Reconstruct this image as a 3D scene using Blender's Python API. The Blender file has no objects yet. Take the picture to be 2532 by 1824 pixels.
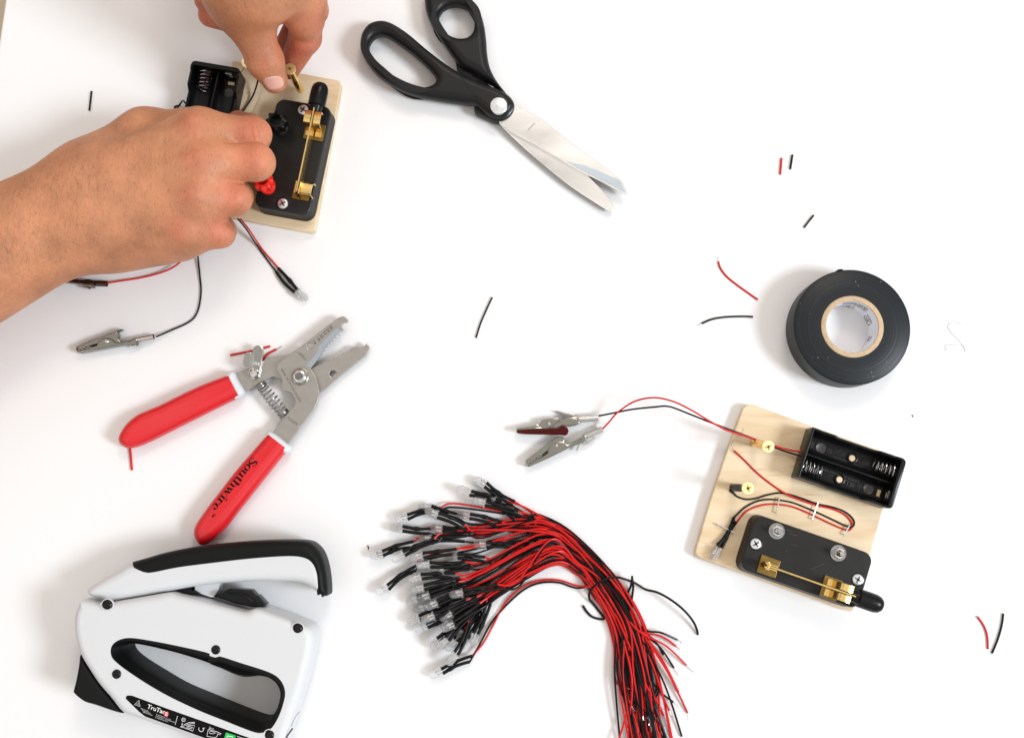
import bpy, bmesh, math, random
import numpy as np
from mathutils import Vector, Matrix
from mathutils.bvhtree import BVHTree
random.seed(7); RN = np.random.RandomState(5)
scn = bpy.context.scene
COL = scn.collection
# ------------------------------------------------------------------ camera
CAM_H = 0.62; FPX = 2500.0; TILT = math.atan(318.0 / FPX)
cd = bpy.data.cameras.new('camera'); cam = bpy.data.objects.new('camera', cd); COL.objects.link(cam)
cam.location = (0, 0, CAM_H); cam.rotation_euler = (TILT, 0, 0)
cd.sensor_fit = 'HORIZONTAL'; cd.sensor_width = 36.0; cd.lens = 36.0 * FPX / 2532.0
cd.clip_start = 0.01; cd.clip_end = 50
scn.camera = cam
# ------------------------------------------------------------------ world, lamps, exposure
wd = bpy.data.worlds.new('World'); scn.world = wd; wd.use_nodes = True
wn = wd.node_tree.nodes; wl_ = wd.node_tree.links
bg = wn['Background']
tc = wn.new('ShaderNodeTexCoord'); sp = wn.new('ShaderNodeSeparateXYZ'); rmp = wn.new('ShaderNodeValToRGB')
wl_.new(tc.outputs['Generated'], sp.inputs[0]); wl_.new(sp.outputs['Z'], rmp.inputs[0])
rmp.color_ramp.elements[0].position = 0.0; rmp.color_ramp.elements[0].color = (0.30, 0.27, 0.25, 1)
rmp.color_ramp.elements[1].position = 0.85; rmp.color_ramp.elements[1].color = (1.0, 0.945, 0.885, 1)
e = rmp.color_ramp.elements.new(0.35); e.color = (0.62, 0.58, 0.55, 1)
wnz = wn.new('ShaderNodeTexNoise'); wnz.inputs['Scale'].default_value = 8.0; wnz.inputs['Detail'].default_value = 2; wl_.new(tc.outputs['Generated'], wnz.inputs['Vector'])
wmr = wn.new('ShaderNodeMapRange'); wmr.inputs[1].default_value = 0.40; wmr.inputs[2].default_value = 0.60; wmr.inputs[3].default_value = 0.22; wmr.inputs[4].default_value = 1.55; wl_.new(wnz.outputs[0], wmr.inputs[0])
wmx = wn.new('ShaderNodeMix'); wmx.data_type = 'RGBA'; wmx.blend_type = 'MULTIPLY'; wmx.inputs[0].default_value = 1
wl_.new(rmp.outputs[0], wmx.inputs[6]); wl_.new(wmr.outputs[0], wmx.inputs[7])
wl_.new(wmx.outputs[2], bg.inputs[0]); bg.inputs[1].default_value = 0.97

def area(name, loc, target, size, power, color, sy=None):
    ld = bpy.data.lights.new(name, 'AREA'); ld.energy = power; ld.color = color
    ld.shape = 'RECTANGLE' if sy else 'DISK'; ld.size = size
    if sy: ld.size_y = sy
    o = bpy.data.objects.new(name, ld); COL.objects.link(o); o.location = loc
    o.rotation_euler = (Vector(target) - Vector(loc)).to_track_quat('-Z', 'Y').to_euler()
    return o
area('window_lamp', (2.30, -0.55, 1.95), (0.0, 0.10, 0), 0.85, 76.0, (0.86, 0.93, 1.0))
area('ceiling_lamp', (0.40, 1.30, 1.55), (0.05, 0.10, 0), 0.55, 8.5, (1.0, 0.88, 0.78))
vs = scn.view_settings; vs.view_transform = 'Standard'; vs.look = 'None'; vs.gamma = 1; vs.exposure = 0.10
vs.use_curve_mapping = False
scn.cycles.max_bounces = 10; scn.cycles.transparent_max_bounces = 24; scn.cycles.transmission_bounces = 10
scn.cycles.caustics_refractive = False; scn.cycles.caustics_reflective = False
scn.cycles.use_denoising = True

# ------------------------------------------------------------------ photo pixel -> point at a real height
CT, ST = math.cos(TILT), math.sin(TILT)
def W(px, py, z=0.0):                       # z in metres
    u = (px - 1266.0) / FPX; v = (912.0 - py) / FPX
    t = (CAM_H - z) / (CT - v * ST)
    return Vector((u * t, (v * CT + ST) * t, z))
class Crop:
    def __init__(s, x0, y0, k): s.x0, s.y0, s.k = x0, y0, k
    def n(s, x, y): return (s.x0 + x / s.k, s.y0 + y / s.k)
    def __call__(s, x, y, z=0.0):
        a, b = s.n(x, y); return W(a, b, z * 0.001)      # z in mm
    def pts(s, L, z=0.0): return [s(a[0], a[1], a[2] if len(a) > 2 else z) for a in L]
N0 = Crop(0, 0, 1.0)
A1 = Crop(0, 0, 2.5133); A2 = Crop(850, 0, 2.5133); A3 = Crop(100, 600, 2.5133); A4 = Crop(100, 1250, 2.835)
A5 = Crop(850, 1100, 2.2567); A6 = Crop(1200, 900, 2.16); A7 = Crop(1650, 350, 2.5136)
B1 = Crop(440, 0, 5.4); B2 = Crop(570, 180, 4.3); B3 = Crop(560, 770, 4.9525); B4 = Crop(1260, 980, 7.56)
B5 = Crop(1800, 1040, 4.9304); B6 = Crop(1700, 1240, 4.536); B7 = Crop(280, 1700, 4.3615); B8 = Crop(890, 1160, 4.9304)
B9 = Crop(890, 1420, 4.9304); B10 = Crop(1400, 1380, 3.6806); B11 = Crop(2020, 720, 9.0778); B12 = Crop(1690, 980, 4.3)
B13 = Crop(120, 640, 6.535); B14 = Crop(460, 1120, 6.807)

# ------------------------------------------------------------------ materials
MT = {}
def material(name, color, rough=0.5, metal=0.0, spec=0.5, bump=None, var=None, sss=0.0, coat=0.0, transp=0.0, trans=0.0, ior=1.45, aniso=0.0):
    """bump=(scale, strength, distance, (sx,sy,sz)); var=(scale, amount, (sx,sy,sz))"""
    m = bpy.data.materials.new(name); m.use_nodes = True
    nt = m.node_tree; b = nt.nodes['Principled BSDF']; L = nt.links
    b.inputs['Base Color'].default_value = (*color, 1); b.inputs['Roughness'].default_value = rough
    b.inputs['Metallic'].default_value = metal; b.inputs['Specular IOR Level'].default_value = spec
    b.inputs['IOR'].default_value = ior; b.inputs['Coat Weight'].default_value = coat
    b.inputs['Transmission Weight'].default_value = trans
    if sss:
        b.inputs['Subsurface Weight'].default_value = sss
        b.inputs['Subsurface Radius'].default_value = (0.0042, 0.0015, 0.0008); b.inputs['Subsurface Scale'].default_value = 1.0
    co = nt.nodes.new('ShaderNodeTexCoord')
    def noise(scale, sc, detail=4):
        mp = nt.nodes.new('ShaderNodeMapping'); mp.inputs['Scale'].default_value = sc
        L.new(co.outputs['Object'], mp.inputs[0])
        n = nt.nodes.new('ShaderNodeTexNoise'); n.inputs['Scale'].default_value = scale; n.inputs['Detail'].default_value = detail
        L.new(mp.outputs[0], n.inputs['Vector']); return n
    if var:
        n = noise(var[0], var[2] if len(var) > 2 else (1, 1, 1))
        mx = nt.nodes.new('ShaderNodeMix'); mx.data_type = 'RGBA'
        c = np.array(color); a = var[1]
        mx.inputs[6].default_value = (*np.clip(c * (1 - a), 0, 1), 1); mx.inputs[7].default_value = (*np.clip(c * (1 + a), 0, 1), 1)
        L.new(n.outputs[0], mx.inputs[0]); L.new(mx.outputs[2], b.inputs['Base Color'])
        rr = nt.nodes.new('ShaderNodeMapRange'); rr.inputs[3].default_value = max(0.02, rough - 0.08); rr.inputs[4].default_value = rough + 0.08
        L.new(n.outputs[0], rr.inputs[0]); L.new(rr.outputs[0], b.inputs['Roughness'])
    if bump:
        n = noise(bump[0], bump[3] if len(bump) > 3 else (1, 1, 1), 3)
        bp = nt.nodes.new('ShaderNodeBump'); bp.inputs['Strength'].default_value = bump[1]; bp.inputs['Distance'].default_value = bump[2]
        L.new(n.outputs[0], bp.inputs['Height']); L.new(bp.outputs[0], b.inputs['Normal'])
    if transp:
        tr = nt.nodes.new('ShaderNodeBsdfTransparent'); ms = nt.nodes.new('ShaderNodeMixShader'); ms.inputs[0].default_value = transp
        L.new(b.outputs[0], ms.inputs[1]); L.new(tr.outputs[0], ms.inputs[2])
        L.new(ms.outputs[0], nt.nodes['Material Output'].inputs[0])
    MT[name] = m
    return m
M_table = material('white_laminate', (0.80, 0.80, 0.805), 0.42, spec=0.35, var=(9, 0.012), bump=(900, 0.04, 0.0002))
M_floor = material('tan_floor', (0.55, 0.45, 0.34), 0.5, var=(6, 0.1))
M_redw = material('red_insulation', (0.58, 0.008, 0.007), 0.38, spec=0.45)
M_redgrip = material('red_dipped_vinyl', (0.64, 0.008, 0.015), 0.40, spec=0.5, bump=(350, 0.08, 0.0005), var=(40, 0.07), coat=0.45)
M_greycollar = material('pale_grey_vinyl', (0.62, 0.65, 0.68), 0.45)
M_blackw = material('black_insulation', (0.004, 0.004, 0.0045), 0.36, spec=0.28)
M_sleeve = material('heat_shrink', (0.004, 0.004, 0.004), 0.45, spec=0.22, bump=(700, 0.25, 0.0004))
M_blackp = material('black_plastic', (0.005, 0.005, 0.0055), 0.30, spec=0.26, var=(60, 0.3), bump=(500, 0.06, 0.0003))
M_switch = material('switch_base_plastic', (0.014, 0.0135, 0.013), 0.34, spec=0.34, var=(45, 0.5), bump=(220, 0.10, 0.0006))
M_scuffglint = material('scuff_glint_plastic', (0.11, 0.10, 0.09), 0.5)
M_blackrub = material('black_rubber', (0.005, 0.0055, 0.0055), 0.5, spec=0.2, bump=(900, 0.12, 0.0003))
M_handle = material('scissors_handle_plastic', (0.009, 0.009, 0.0095), 0.38, spec=0.30, var=(40, 0.25), bump=(900, 0.08, 0.0002))
M_white = material('white_plastic', (0.62, 0.635, 0.65), 0.35, spec=0.45, var=(12, 0.01))
M_steel = material('brushed_steel', (0.42, 0.40, 0.37), 0.34, metal=0.85, bump=(1200, 0.06, 0.0003), var=(300, 0.08, (1, 1, 1)))
M_ground = material('ground_steel_edge', (0.42, 0.49, 0.55), 0.38, metal=0.85)
M_blade = material('scissors_blade_steel', (0.93, 0.92, 0.90), 0.20, metal=1.0, var=(26, 0.10, (1, 3, 1)), bump=(900, 0.05, 0.0002, (0.15, 1, 1)))
M_chrome = material('nickel_plate', (0.66, 0.65, 0.63), 0.16, metal=1.0)
M_spring = material('spring_steel', (0.42, 0.42, 0.42), 0.18, metal=1.0)
M_clip = material('clip_nickel', (0.27, 0.265, 0.235), 0.22, metal=1.0, var=(120, 0.12))
M_clipdk = material('dark_clip_metal', (0.10, 0.065, 0.05), 0.25, metal=1.0, var=(120, 0.3))  # darker brown metal for one clip
M_clipred = material('clip_red_reflection', (0.075, 0.008, 0.007), 0.22, metal=0.8, var=(60, 0.7))  # red painted into the dark clip metal in place of a red reflection
M_brass = material('brass', (0.86, 0.62, 0.24), 0.25, metal=1.0, var=(200, 0.12))
M_brassdk = material('aged_brass', (0.26, 0.17, 0.05), 0.33, metal=0.95, var=(160, 0.25))
M_zinc = material('zinc_screw', (0.78, 0.80, 0.82), 0.28, metal=0.85)
M_dark = material('dark_recess', (0.004, 0.004, 0.004), 0.6)
M_ink = material('black_ink', (0.003, 0.003, 0.003), 0.6, spec=0.15)
M_greyink = material('etched_ink', (0.10, 0.095, 0.09), 0.5)
M_whiteink = material('white_ink', (0.80, 0.80, 0.80), 0.5)
M_redink = material('red_ink', (0.72, 0.01, 0.02), 0.5)
M_greenink = material('green_ink', (0.01, 0.48, 0.08), 0.5)
M_led = material('clear_epoxy', (0.95, 0.97, 1.0), 0.04, trans=0.70, ior=1.45, transp=0.52)  # milky white share stands in for light refracted in the clear bulb
M_led.node_tree.nodes['Principled BSDF'].inputs['Specular IOR Level'].default_value = 0.9
M_slot = material('brass_slot', (0.55, 0.36, 0.07), 0.45, metal=0.3)
M_hair = material('dark_hair', (0.035, 0.018, 0.010), 0.5)
M_nail = material('fingernail', (0.66, 0.37, 0.30), 0.28, spec=0.5, sss=0.3)
M_redknob = material('red_knob_plastic', (0.80, 0.022, 0.012), 0.35)
M_core = material('cardboard_core', (0.52, 0.39, 0.25), 0.85, var=(500, 0.3), bump=(900, 0.5, 0.0006))
M_corewhite = material('white_core_liner', (0.78, 0.78, 0.82), 0.5)
M_thread = material('grey_thread', (0.30, 0.30, 0.30), 0.6)
M_blackrelief = material('moulded_black_relief', (0.045, 0.042, 0.040), 0.38)

def wood():
    m = bpy.data.materials.new('birch_plywood'); m.use_nodes = True; nt = m.node_tree; L = nt.links; b = nt.nodes['Principled BSDF']
    co = nt.nodes.new('ShaderNodeTexCoord'); mp = nt.nodes.new('ShaderNodeMapping')
    mp.inputs['Rotation'].default_value = (0, 0, math.radians(17)); mp.inputs['Scale'].default_value = (0.35, 2.2, 1)
    L.new(co.outputs['Object'], mp.inputs[0])
    n1 = nt.nodes.new('ShaderNodeTexNoise'); n1.inputs['Scale'].default_value = 45; n1.inputs['Detail'].default_value = 6; n1.inputs['Distortion'].default_value = 0.8
    L.new(mp.outputs[0], n1.inputs['Vector'])
    r = nt.nodes.new('ShaderNodeValToRGB'); L.new(n1.outputs[0], r.inputs[0])
    r.color_ramp.elements[0].position = 0.34; r.color_ramp.elements[0].color = (0.63, 0.47, 0.28, 1)
    r.color_ramp.elements[1].position = 0.62; r.color_ramp.elements[1].color = (0.74, 0.60, 0.41, 1)
    n2 = nt.nodes.new('ShaderNodeTexNoise'); n2.inputs['Scale'].default_value = 190; n2.inputs['Detail'].default_value = 3
    mp2 = nt.nodes.new('ShaderNodeMapping'); mp2.inputs['Rotation'].default_value = (0, 0, math.radians(17)); mp2.inputs['Scale'].default_value = (0.18, 2.0, 1)
    L.new(co.outputs['Object'], mp2.inputs[0]); L.new(mp2.outputs[0], n2.inputs['Vector'])
    r2 = nt.nodes.new('ShaderNodeValToRGB'); L.new(n2.outputs[0], r2.inputs[0])
    r2.color_ramp.elements[0].position = 0.27; r2.color_ramp.elements[0].color = (0.55, 0.38, 0.22, 1)
    r2.color_ramp.elements[1].position = 0.36; r2.color_ramp.elements[1].color = (1, 1, 1, 1)
    mx = nt.nodes.new('ShaderNodeMix'); mx.data_type = 'RGBA'; mx.blend_type = 'MULTIPLY'; mx.inputs[0].default_value = 0.5
    L.new(r.outputs[0], mx.inputs[6]); L.new(r2.outputs[0], mx.inputs[7]); L.new(mx.outputs[2], b.inputs['Base Color'])
    bp = nt.nodes.new('ShaderNodeBump'); bp.inputs['Strength'].default_value = 0.12; bp.inputs['Distance'].default_value = 0.0003
    L.new(n2.outputs[0], bp.inputs['Height']); L.new(bp.outputs[0], b.inputs['Normal'])
    b.inputs['Roughness'].default_value = 0.55
    return m
M_wood = wood()
M_woodedge = material('plywood_edge', (0.50, 0.36, 0.24), 0.7, var=(220, 0.25, (1, 1, 6)))

def skin():
    m = bpy.data.materials.new('skin'); m.use_nodes = True; nt = m.node_tree; L = nt.links; b = nt.nodes['Principled BSDF']
    at = nt.nodes.new('ShaderNodeAttribute'); at.attribute_name = 'tone'
    co = nt.nodes.new('ShaderNodeTexCoord')
    n = nt.nodes.new('ShaderNodeTexNoise'); n.inputs['Scale'].default_value = 55; n.inputs['Detail'].default_value = 6
    L.new(co.outputs['Object'], n.inputs['Vector'])
    mr = nt.nodes.new('ShaderNodeMapRange'); mr.inputs[1].default_value = 0.3; mr.inputs[2].default_value = 0.7; mr.inputs[3].default_value = 0.78; mr.inputs[4].default_value = 1.16
    L.new(n.outputs[0], mr.inputs[0])
    n3 = nt.nodes.new('ShaderNodeTexNoise'); n3.inputs['Scale'].default_value = 900; n3.inputs['Detail'].default_value = 2
    mp3 = nt.nodes.new('ShaderNodeMapping'); mp3.inputs['Scale'].default_value = (1, 0.35, 1); mp3.inputs['Rotation'].default_value = (0, 0, math.radians(-28))
    L.new(co.outputs['Object'], mp3.inputs[0]); L.new(mp3.outputs[0], n3.inputs['Vector'])
    mr3 = nt.nodes.new('ShaderNodeMapRange'); mr3.inputs[1].default_value = 0.28; mr3.inputs[2].default_value = 0.45; mr3.inputs[3].default_value = 0.80; mr3.inputs[4].default_value = 1.0
    L.new(n3.outputs[0], mr3.inputs[0])
    mul = nt.nodes.new('ShaderNodeMath'); mul.operation = 'MULTIPLY'; L.new(mr.outputs[0], mul.inputs[0]); L.new(mr3.outputs[0], mul.inputs[1])
    mx = nt.nodes.new('ShaderNodeMix'); mx.data_type = 'RGBA'
    mx.inputs[6].default_value = (0.50, 0.228, 0.114, 1); mx.inputs[7].default_value = (0.53, 0.152, 0.090, 1)
    L.new(at.outputs['Fac'], mx.inputs[0])
    mm = nt.nodes.new('ShaderNodeMix'); mm.data_type = 'RGBA'; mm.blend_type = 'MULTIPLY'; mm.inputs[0].default_value = 1
    L.new(mx.outputs[2], mm.inputs[6]); L.new(mul.outputs[0], mm.inputs[7]); L.new(mm.outputs[2], b.inputs['Base Color'])
    # skin relief: cells plus fine folds
    vo = nt.nodes.new('ShaderNodeTexVoronoi'); vo.inputs['Scale'].default_value = 1000; L.new(co.outputs['Object'], vo.inputs['Vector'])
    n2 = nt.nodes.new('ShaderNodeTexNoise'); n2.inputs['Scale'].default_value = 240; n2.inputs['Detail'].default_value = 5
    mp = nt.nodes.new('ShaderNodeMapping'); mp.inputs['Rotation'].default_value = (0, 0, math.radians(-20)); mp.inputs['Scale'].default_value = (2.2, 0.7, 1)
    L.new(co.outputs['Object'], mp.inputs[0]); L.new(mp.outputs[0], n2.inputs['Vector'])
    ad = nt.nodes.new('ShaderNodeMath'); ad.operation = 'MULTIPLY_ADD'; ad.inputs[1].default_value = 0.25
    L.new(vo.outputs['Distance'], ad.inputs[0]); L.new(n2.outputs[0], ad.inputs[2])
    bp = nt.nodes.new('ShaderNodeBump'); bp.inputs['Strength'].default_value = 0.5; bp.inputs['Distance'].default_value = 0.0007
    L.new(ad.outputs[0], bp.inputs['Height']); L.new(bp.outputs[0], b.inputs['Normal'])
    b.inputs['Roughness'].default_value = 0.50; b.inputs['Specular IOR Level'].default_value = 0.36
    b.inputs['Subsurface Weight'].default_value = 0.15; b.inputs['Subsurface Radius'].default_value = (0.005, 0.0016, 0.0008); b.inputs['Subsurface Scale'].default_value = 1.0
    return m
M_skin = skin()

def tape_mat():
    m = bpy.data.materials.new('vinyl_tape'); m.use_nodes = True; nt = m.node_tree; L = nt.links; b = nt.nodes['Principled BSDF']
    co = nt.nodes.new('ShaderNodeTexCoord')
    vm = nt.nodes.new('ShaderNodeVectorMath'); vm.operation = 'MULTIPLY'; vm.inputs[1].default_value = (1, 1, 0); L.new(co.outputs['Object'], vm.inputs[0])
    ln = nt.nodes.new('ShaderNodeVectorMath'); ln.operation = 'LENGTH'; L.new(vm.outputs[0], ln.inputs[0])
    cx = nt.nodes.new('ShaderNodeCombineXYZ'); L.new(ln.outputs['Value'], cx.inputs[0])
    n = nt.nodes.new('ShaderNodeTexNoise'); n.inputs['Scale'].default_value = 700; n.inputs['Detail'].default_value = 4; L.new(cx.outputs[0], n.inputs['Vector'])
    bp = nt.nodes.new('ShaderNodeBump'); bp.inputs['Strength'].default_value = 0.35; bp.inputs['Distance'].default_value = 0.0005
    L.new(n.outputs[0], bp.inputs['Height']); L.new(bp.outputs[0], b.inputs['Normal'])
    vo = nt.nodes.new('ShaderNodeTexVoronoi'); vo.inputs['Scale'].default_value = 420; L.new(co.outputs['Object'], vo.inputs['Vector'])
    nn = nt.nodes.new('ShaderNodeTexNoise'); nn.inputs['Scale'].default_value = 90; L.new(co.outputs['Object'], nn.inputs['Vector'])
    th = nt.nodes.new('ShaderNodeMath'); th.operation = 'MULTIPLY'; th.inputs[1].default_value = 0.14; L.new(nn.outputs[0], th.inputs[0])
    lt = nt.nodes.new('ShaderNodeMath'); lt.operation = 'LESS_THAN'; L.new(vo.outputs['Distance'], lt.inputs[0]); L.new(th.outputs[0], lt.inputs[1])
    gt = nt.nodes.new('ShaderNodeMath'); gt.operation = 'GREATER_THAN'; gt.inputs[1].default_value = 0.585; L.new(nn.outputs[0], gt.inputs[0])
    mu = nt.nodes.new('ShaderNodeMath'); mu.operation = 'MULTIPLY'; L.new(lt.outputs[0], mu.inputs[0]); L.new(gt.outputs[0], mu.inputs[1])
    r = nt.nodes.new('ShaderNodeValToRGB'); L.new(n.outputs[0], r.inputs[0])
    r.color_ramp.elements[0].position = 0.3; r.color_ramp.elements[0].color = (0.005, 0.007, 0.0085, 1)
    r.color_ramp.elements[1].position = 0.7; r.color_ramp.elements[1].color = (0.014, 0.018, 0.022, 1)
    mx = nt.nodes.new('ShaderNodeMix'); mx.data_type = 'RGBA'; L.new(mu.outputs[0], mx.inputs[0]); L.new(r.outputs[0], mx.inputs[6]); mx.inputs[7].default_value = (0.45, 0.48, 0.5, 1)
    L.new(mx.outputs[2], b.inputs['Base Color']); b.inputs['Roughness'].default_value = 0.42; b.inputs['Specular IOR Level'].default_value = 0.28
    return m
M_tape = tape_mat()

# ------------------------------------------------------------------ object helpers
ORG = {}
def tag(o, label=None, cat=None, group=None, kind=None):
    if label: o['label'] = label
    if cat: o['category'] = cat
    if group: o['group'] = group
    if kind: o['kind'] = kind
    return o
def thing(name, loc, label, cat, group=None):
    o = bpy.data.objects.new(name, None); COL.objects.link(o); o.location = loc; o.empty_display_size = 0.01
    ORG[o.name] = Vector(loc); return tag(o, label, cat, group)
def link_mesh(name, me, mat, parent=None, smooth=True, angle=40):
    """me in world coordinates"""
    o = bpy.data.objects.new(name, me); COL.objects.link(o)
    if mat is not None:
        for m in (mat if isinstance(mat, (list, tuple)) else [mat]): me.materials.append(m)
    if parent is not None:
        o.parent = parent; org = ORG[parent.name]; ORG[o.name] = org.copy()
    else:
        co = np.zeros(len(me.vertices) * 3); me.vertices.foreach_get('co', co); co = co.reshape(-1, 3)
        org = Vector((float(co[:, 0].mean()), float(co[:, 1].mean()), float(co[:, 2].min())))
        o.location = org; ORG[o.name] = org
    me.transform(Matrix.Translation(-org))
    me.polygons.foreach_set('use_smooth', [bool(smooth)] * len(me.polygons))
    if smooth and angle: me.set_sharp_from_angle(angle=math.radians(angle))
    me.update(); return o
class MB:
    def __init__(s): s.v = []; s.f = []; s.m = []
    def add(s, v, f, mi=0):
        n = len(s.v); s.v += [tuple(p) for p in v]; s.f += [tuple(i + n for i in q) for q in f]; s.m += [mi] * len(f); return s
    def addme(s, me, mi=0):
        s.add([tuple(v.co) for v in me.vertices], [tuple(p.vertices) for p in me.polygons], mi); bpy.data.meshes.remove(me); return s
    def mesh(s, name='m'):
        me = bpy.data.meshes.new(name); me.from_pydata(s.v, [], s.f); me.polygons.foreach_set('material_index', s.m); me.update(); return me
    def build(s, name, mat, parent=None, smooth=True, angle=40): return link_mesh(name, s.mesh(name), mat, parent, smooth, angle)
def cr(P, n=8, closed=False):                           # Catmull-Rom
    P = [Vector(p) for p in P]; out = []; L = len(P)
    rng = range(L) if closed else range(L - 1)
    for i in rng:
        if closed: p0, p1, p2, p3 = P[(i - 1) % L], P[i], P[(i + 1) % L], P[(i + 2) % L]
        else: p0, p1, p2, p3 = P[max(i - 1, 0)], P[i], P[i + 1], P[min(i + 2, L - 1)]
        for k in range(n):
            t = k / n; t2 = t * t; t3 = t2 * t
            out.append(0.5 * ((2 * p1) + (p2 - p0) * t + (2 * p0 - 5 * p1 + 4 * p2 - p3) * t2 + (3 * p1 - p0 - 3 * p2 + p3) * t3))
    if not closed: out.append(P[-1])
    return out
def tube_vf(path, rad, sides=8, caps=True):
    P = [Vector(p) for p in path]; n = len(P)
    R = rad if hasattr(rad, '__len__') else [rad] * n
    T = [(P[min(i + 1, n - 1)] - P[max(i - 1, 0)]).normalized() for i in range(n)]
    up = Vector((0, 0, 1)) if abs(T[0].z) < 0.9 else Vector((1, 0, 0))
    a = T[0].cross(up).normalized(); v = []; f = []
    for i in range(n):
        a = (a - T[i] * a.dot(T[i])).normalized(); b = T[i].cross(a)
        for k in range(sides):
            w = 2 * math.pi * k / sides; v.append(P[i] + (a * math.cos(w) + b * math.sin(w)) * R[i])
    for i in range(n - 1):
        for k in range(sides):
            k2 = (k + 1) % sides; f.append((i * sides + k, (i + 1) * sides + k, (i + 1) * sides + k2, i * sides + k2))
    if caps: f.append(tuple(range(sides))); f.append(tuple((n - 1) * sides + k for k in reversed(range(sides))))
    return v, f
def tube(name, path, rad, mat, parent=None, sides=8, sm=True, n=6, closed=False):
    if sm: path = cr(path, n)
    return MB().add(*tube_vf(path, rad, sides)).build(name, mat, parent, angle=50)
def lathe_vf(prof, org, axis=(0, 0, 1), seg=32):
    """prof: (r, h) list along axis"""
    ax = Vector(axis).normalized(); u = ax.cross(Vector((0, 0, 1)) if abs(ax.z) < 0.9 else Vector((1, 0, 0))).normalized(); w = ax.cross(u)
    org = Vector(org); v = []; f = []; n = len(prof)
    for (r, h) in prof:
        for k in range(seg):
            a = 2 * math.pi * k / seg; v.append(org + ax * h + (u * math.cos(a) + w * math.sin(a)) * max(r, 1e-6))
    for i in range(n - 1):
        for k in range(seg):
            k2 = (k + 1) % seg; f.append((i * seg + k, i * seg + k2, (i + 1) * seg + k2, (i + 1) * seg + k))
    return v, f
def lathe(name, prof, org, mat, parent=None, axis=(0, 0, 1), seg=32, angle=35):
    return MB().add(*lathe_vf(prof, org, axis, seg)).build(name, mat, parent, angle=angle)
def _inset(P, sgn):
    """unit inward normals and the largest clean inset for each vertex of a closed outline"""
    n = len(P); nx = np.roll(P, -1, 0) - P; L = np.linalg.norm(nx, axis=1); nx = nx / np.maximum(L, 1e-12)[:, None]
    pv = np.roll(nx, 1, 0); t = nx + pv; t /= np.maximum(np.linalg.norm(t, axis=1), 1e-9)[:, None]
    N = np.stack([-t[:, 1], t[:, 0]], 1) * sgn
    c = np.clip((N * np.stack([-nx[:, 1], nx[:, 0]], 1) * sgn).sum(1), 0.5, 1)
    return N / c[:, None]
def _dist(Q, P):
    A = P[None]; B = np.roll(P, -1, 0)[None]; D = B - A; q = Q[:, None] - A
    t = np.clip((q * D).sum(2) / np.maximum((D * D).sum(2), 1e-16), 0, 1); return np.sqrt(((q - t[..., None] * D) ** 2).sum(2)).min(1)
def plate_mesh(outs, z0, z1, bevel=0.0, res=2, hb=None, bb=None):
    """prism with rounded rims between heights z0, z1; outs = outline + holes (world points); hb = rim radius of the holes, bb = of the underside"""
    mb = MB(); h = z1 - z0; caps = {0: [], 1: []}
    for oi, P in enumerate(outs):
        P = np.array([[p[0], p[1]] for p in P]); keep = np.linalg.norm(P - np.roll(P, 1, 0), axis=1) > 2e-6; P = P[keep]
        ar = ((P[:, 0] * np.roll(P[:, 1], -1)) - (np.roll(P[:, 0], -1) * P[:, 1])).sum()
        if (ar > 0) != (oi == 0): P = P[::-1]
        bt = min(bevel if oi == 0 or hb is None else hb, h * 0.49 if bb is None else h * .9); bo = min(bt if bb is None else bb, h * .49)
        N = _inset(P, 1.0); mx = max(bt, bo); dm = np.full(len(P), mx); good = np.zeros(len(P), bool)
        for fr in np.linspace(1, 0.04, 20):
            t = mx * fr; ok = (_dist(P + N * t, P) >= t * 0.96) & ~good; dm[ok] = t; good |= ok
        dm[~good] = mx * 0.02; n = len(P); rings = []
        def ring(b, k, top):
            an = math.pi / 2 * k / res; d = np.minimum(b * (1 - math.cos(an)), dm); dz = b - np.sqrt(np.maximum(b * b - (b - d) ** 2, 0))
            q = P + N * d[:, None]; return np.concatenate([q, ((z1 - dz) if top else (z0 + dz))[:, None]], 1)
        for k in range(res, -1, -1): rings.append(ring(bo, k, False))
        for k in range(0, res + 1): rings.append(ring(bt, k, True))
        v = np.concatenate(rings); f = []
        for i in range(len(rings) - 1):
            for k in range(n): k2 = (k + 1) % n; f.append((i * n + k, i * n + k2, (i + 1) * n + k2, (i + 1) * n + k))
        mb.add(v.tolist(), f); caps[0].append(rings[0]); caps[1].append(rings[-1])
    for c in (0, 1):
        from mathutils.geometry import tessellate_polygon
        L = [[Vector(p) for p in R.tolist()] for R in caps[c]]; flat = [p for l in L for p in l]
        tri = tessellate_polygon([[Vector((p.x * 1000, p.y * 1000, 0)) for p in l] for l in L]); F = []
        for t in tri:
            a_, b_, c_ = (flat[i] for i in t); up = (b_ - a_).cross(c_ - a_).z > 0
            F.append(tuple(t) if up == (c == 1) else tuple(reversed(t)))
        mb.add([tuple(p) for p in flat], F)
    me = mb.mesh(); bm = bmesh.new(); bm.from_mesh(me); bmesh.ops.remove_doubles(bm, verts=bm.verts, dist=2e-6); bmesh.ops.dissolve_degenerate(bm, dist=1e-6, edges=bm.edges)
    bm.to_mesh(me); bm.free(); return me
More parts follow.
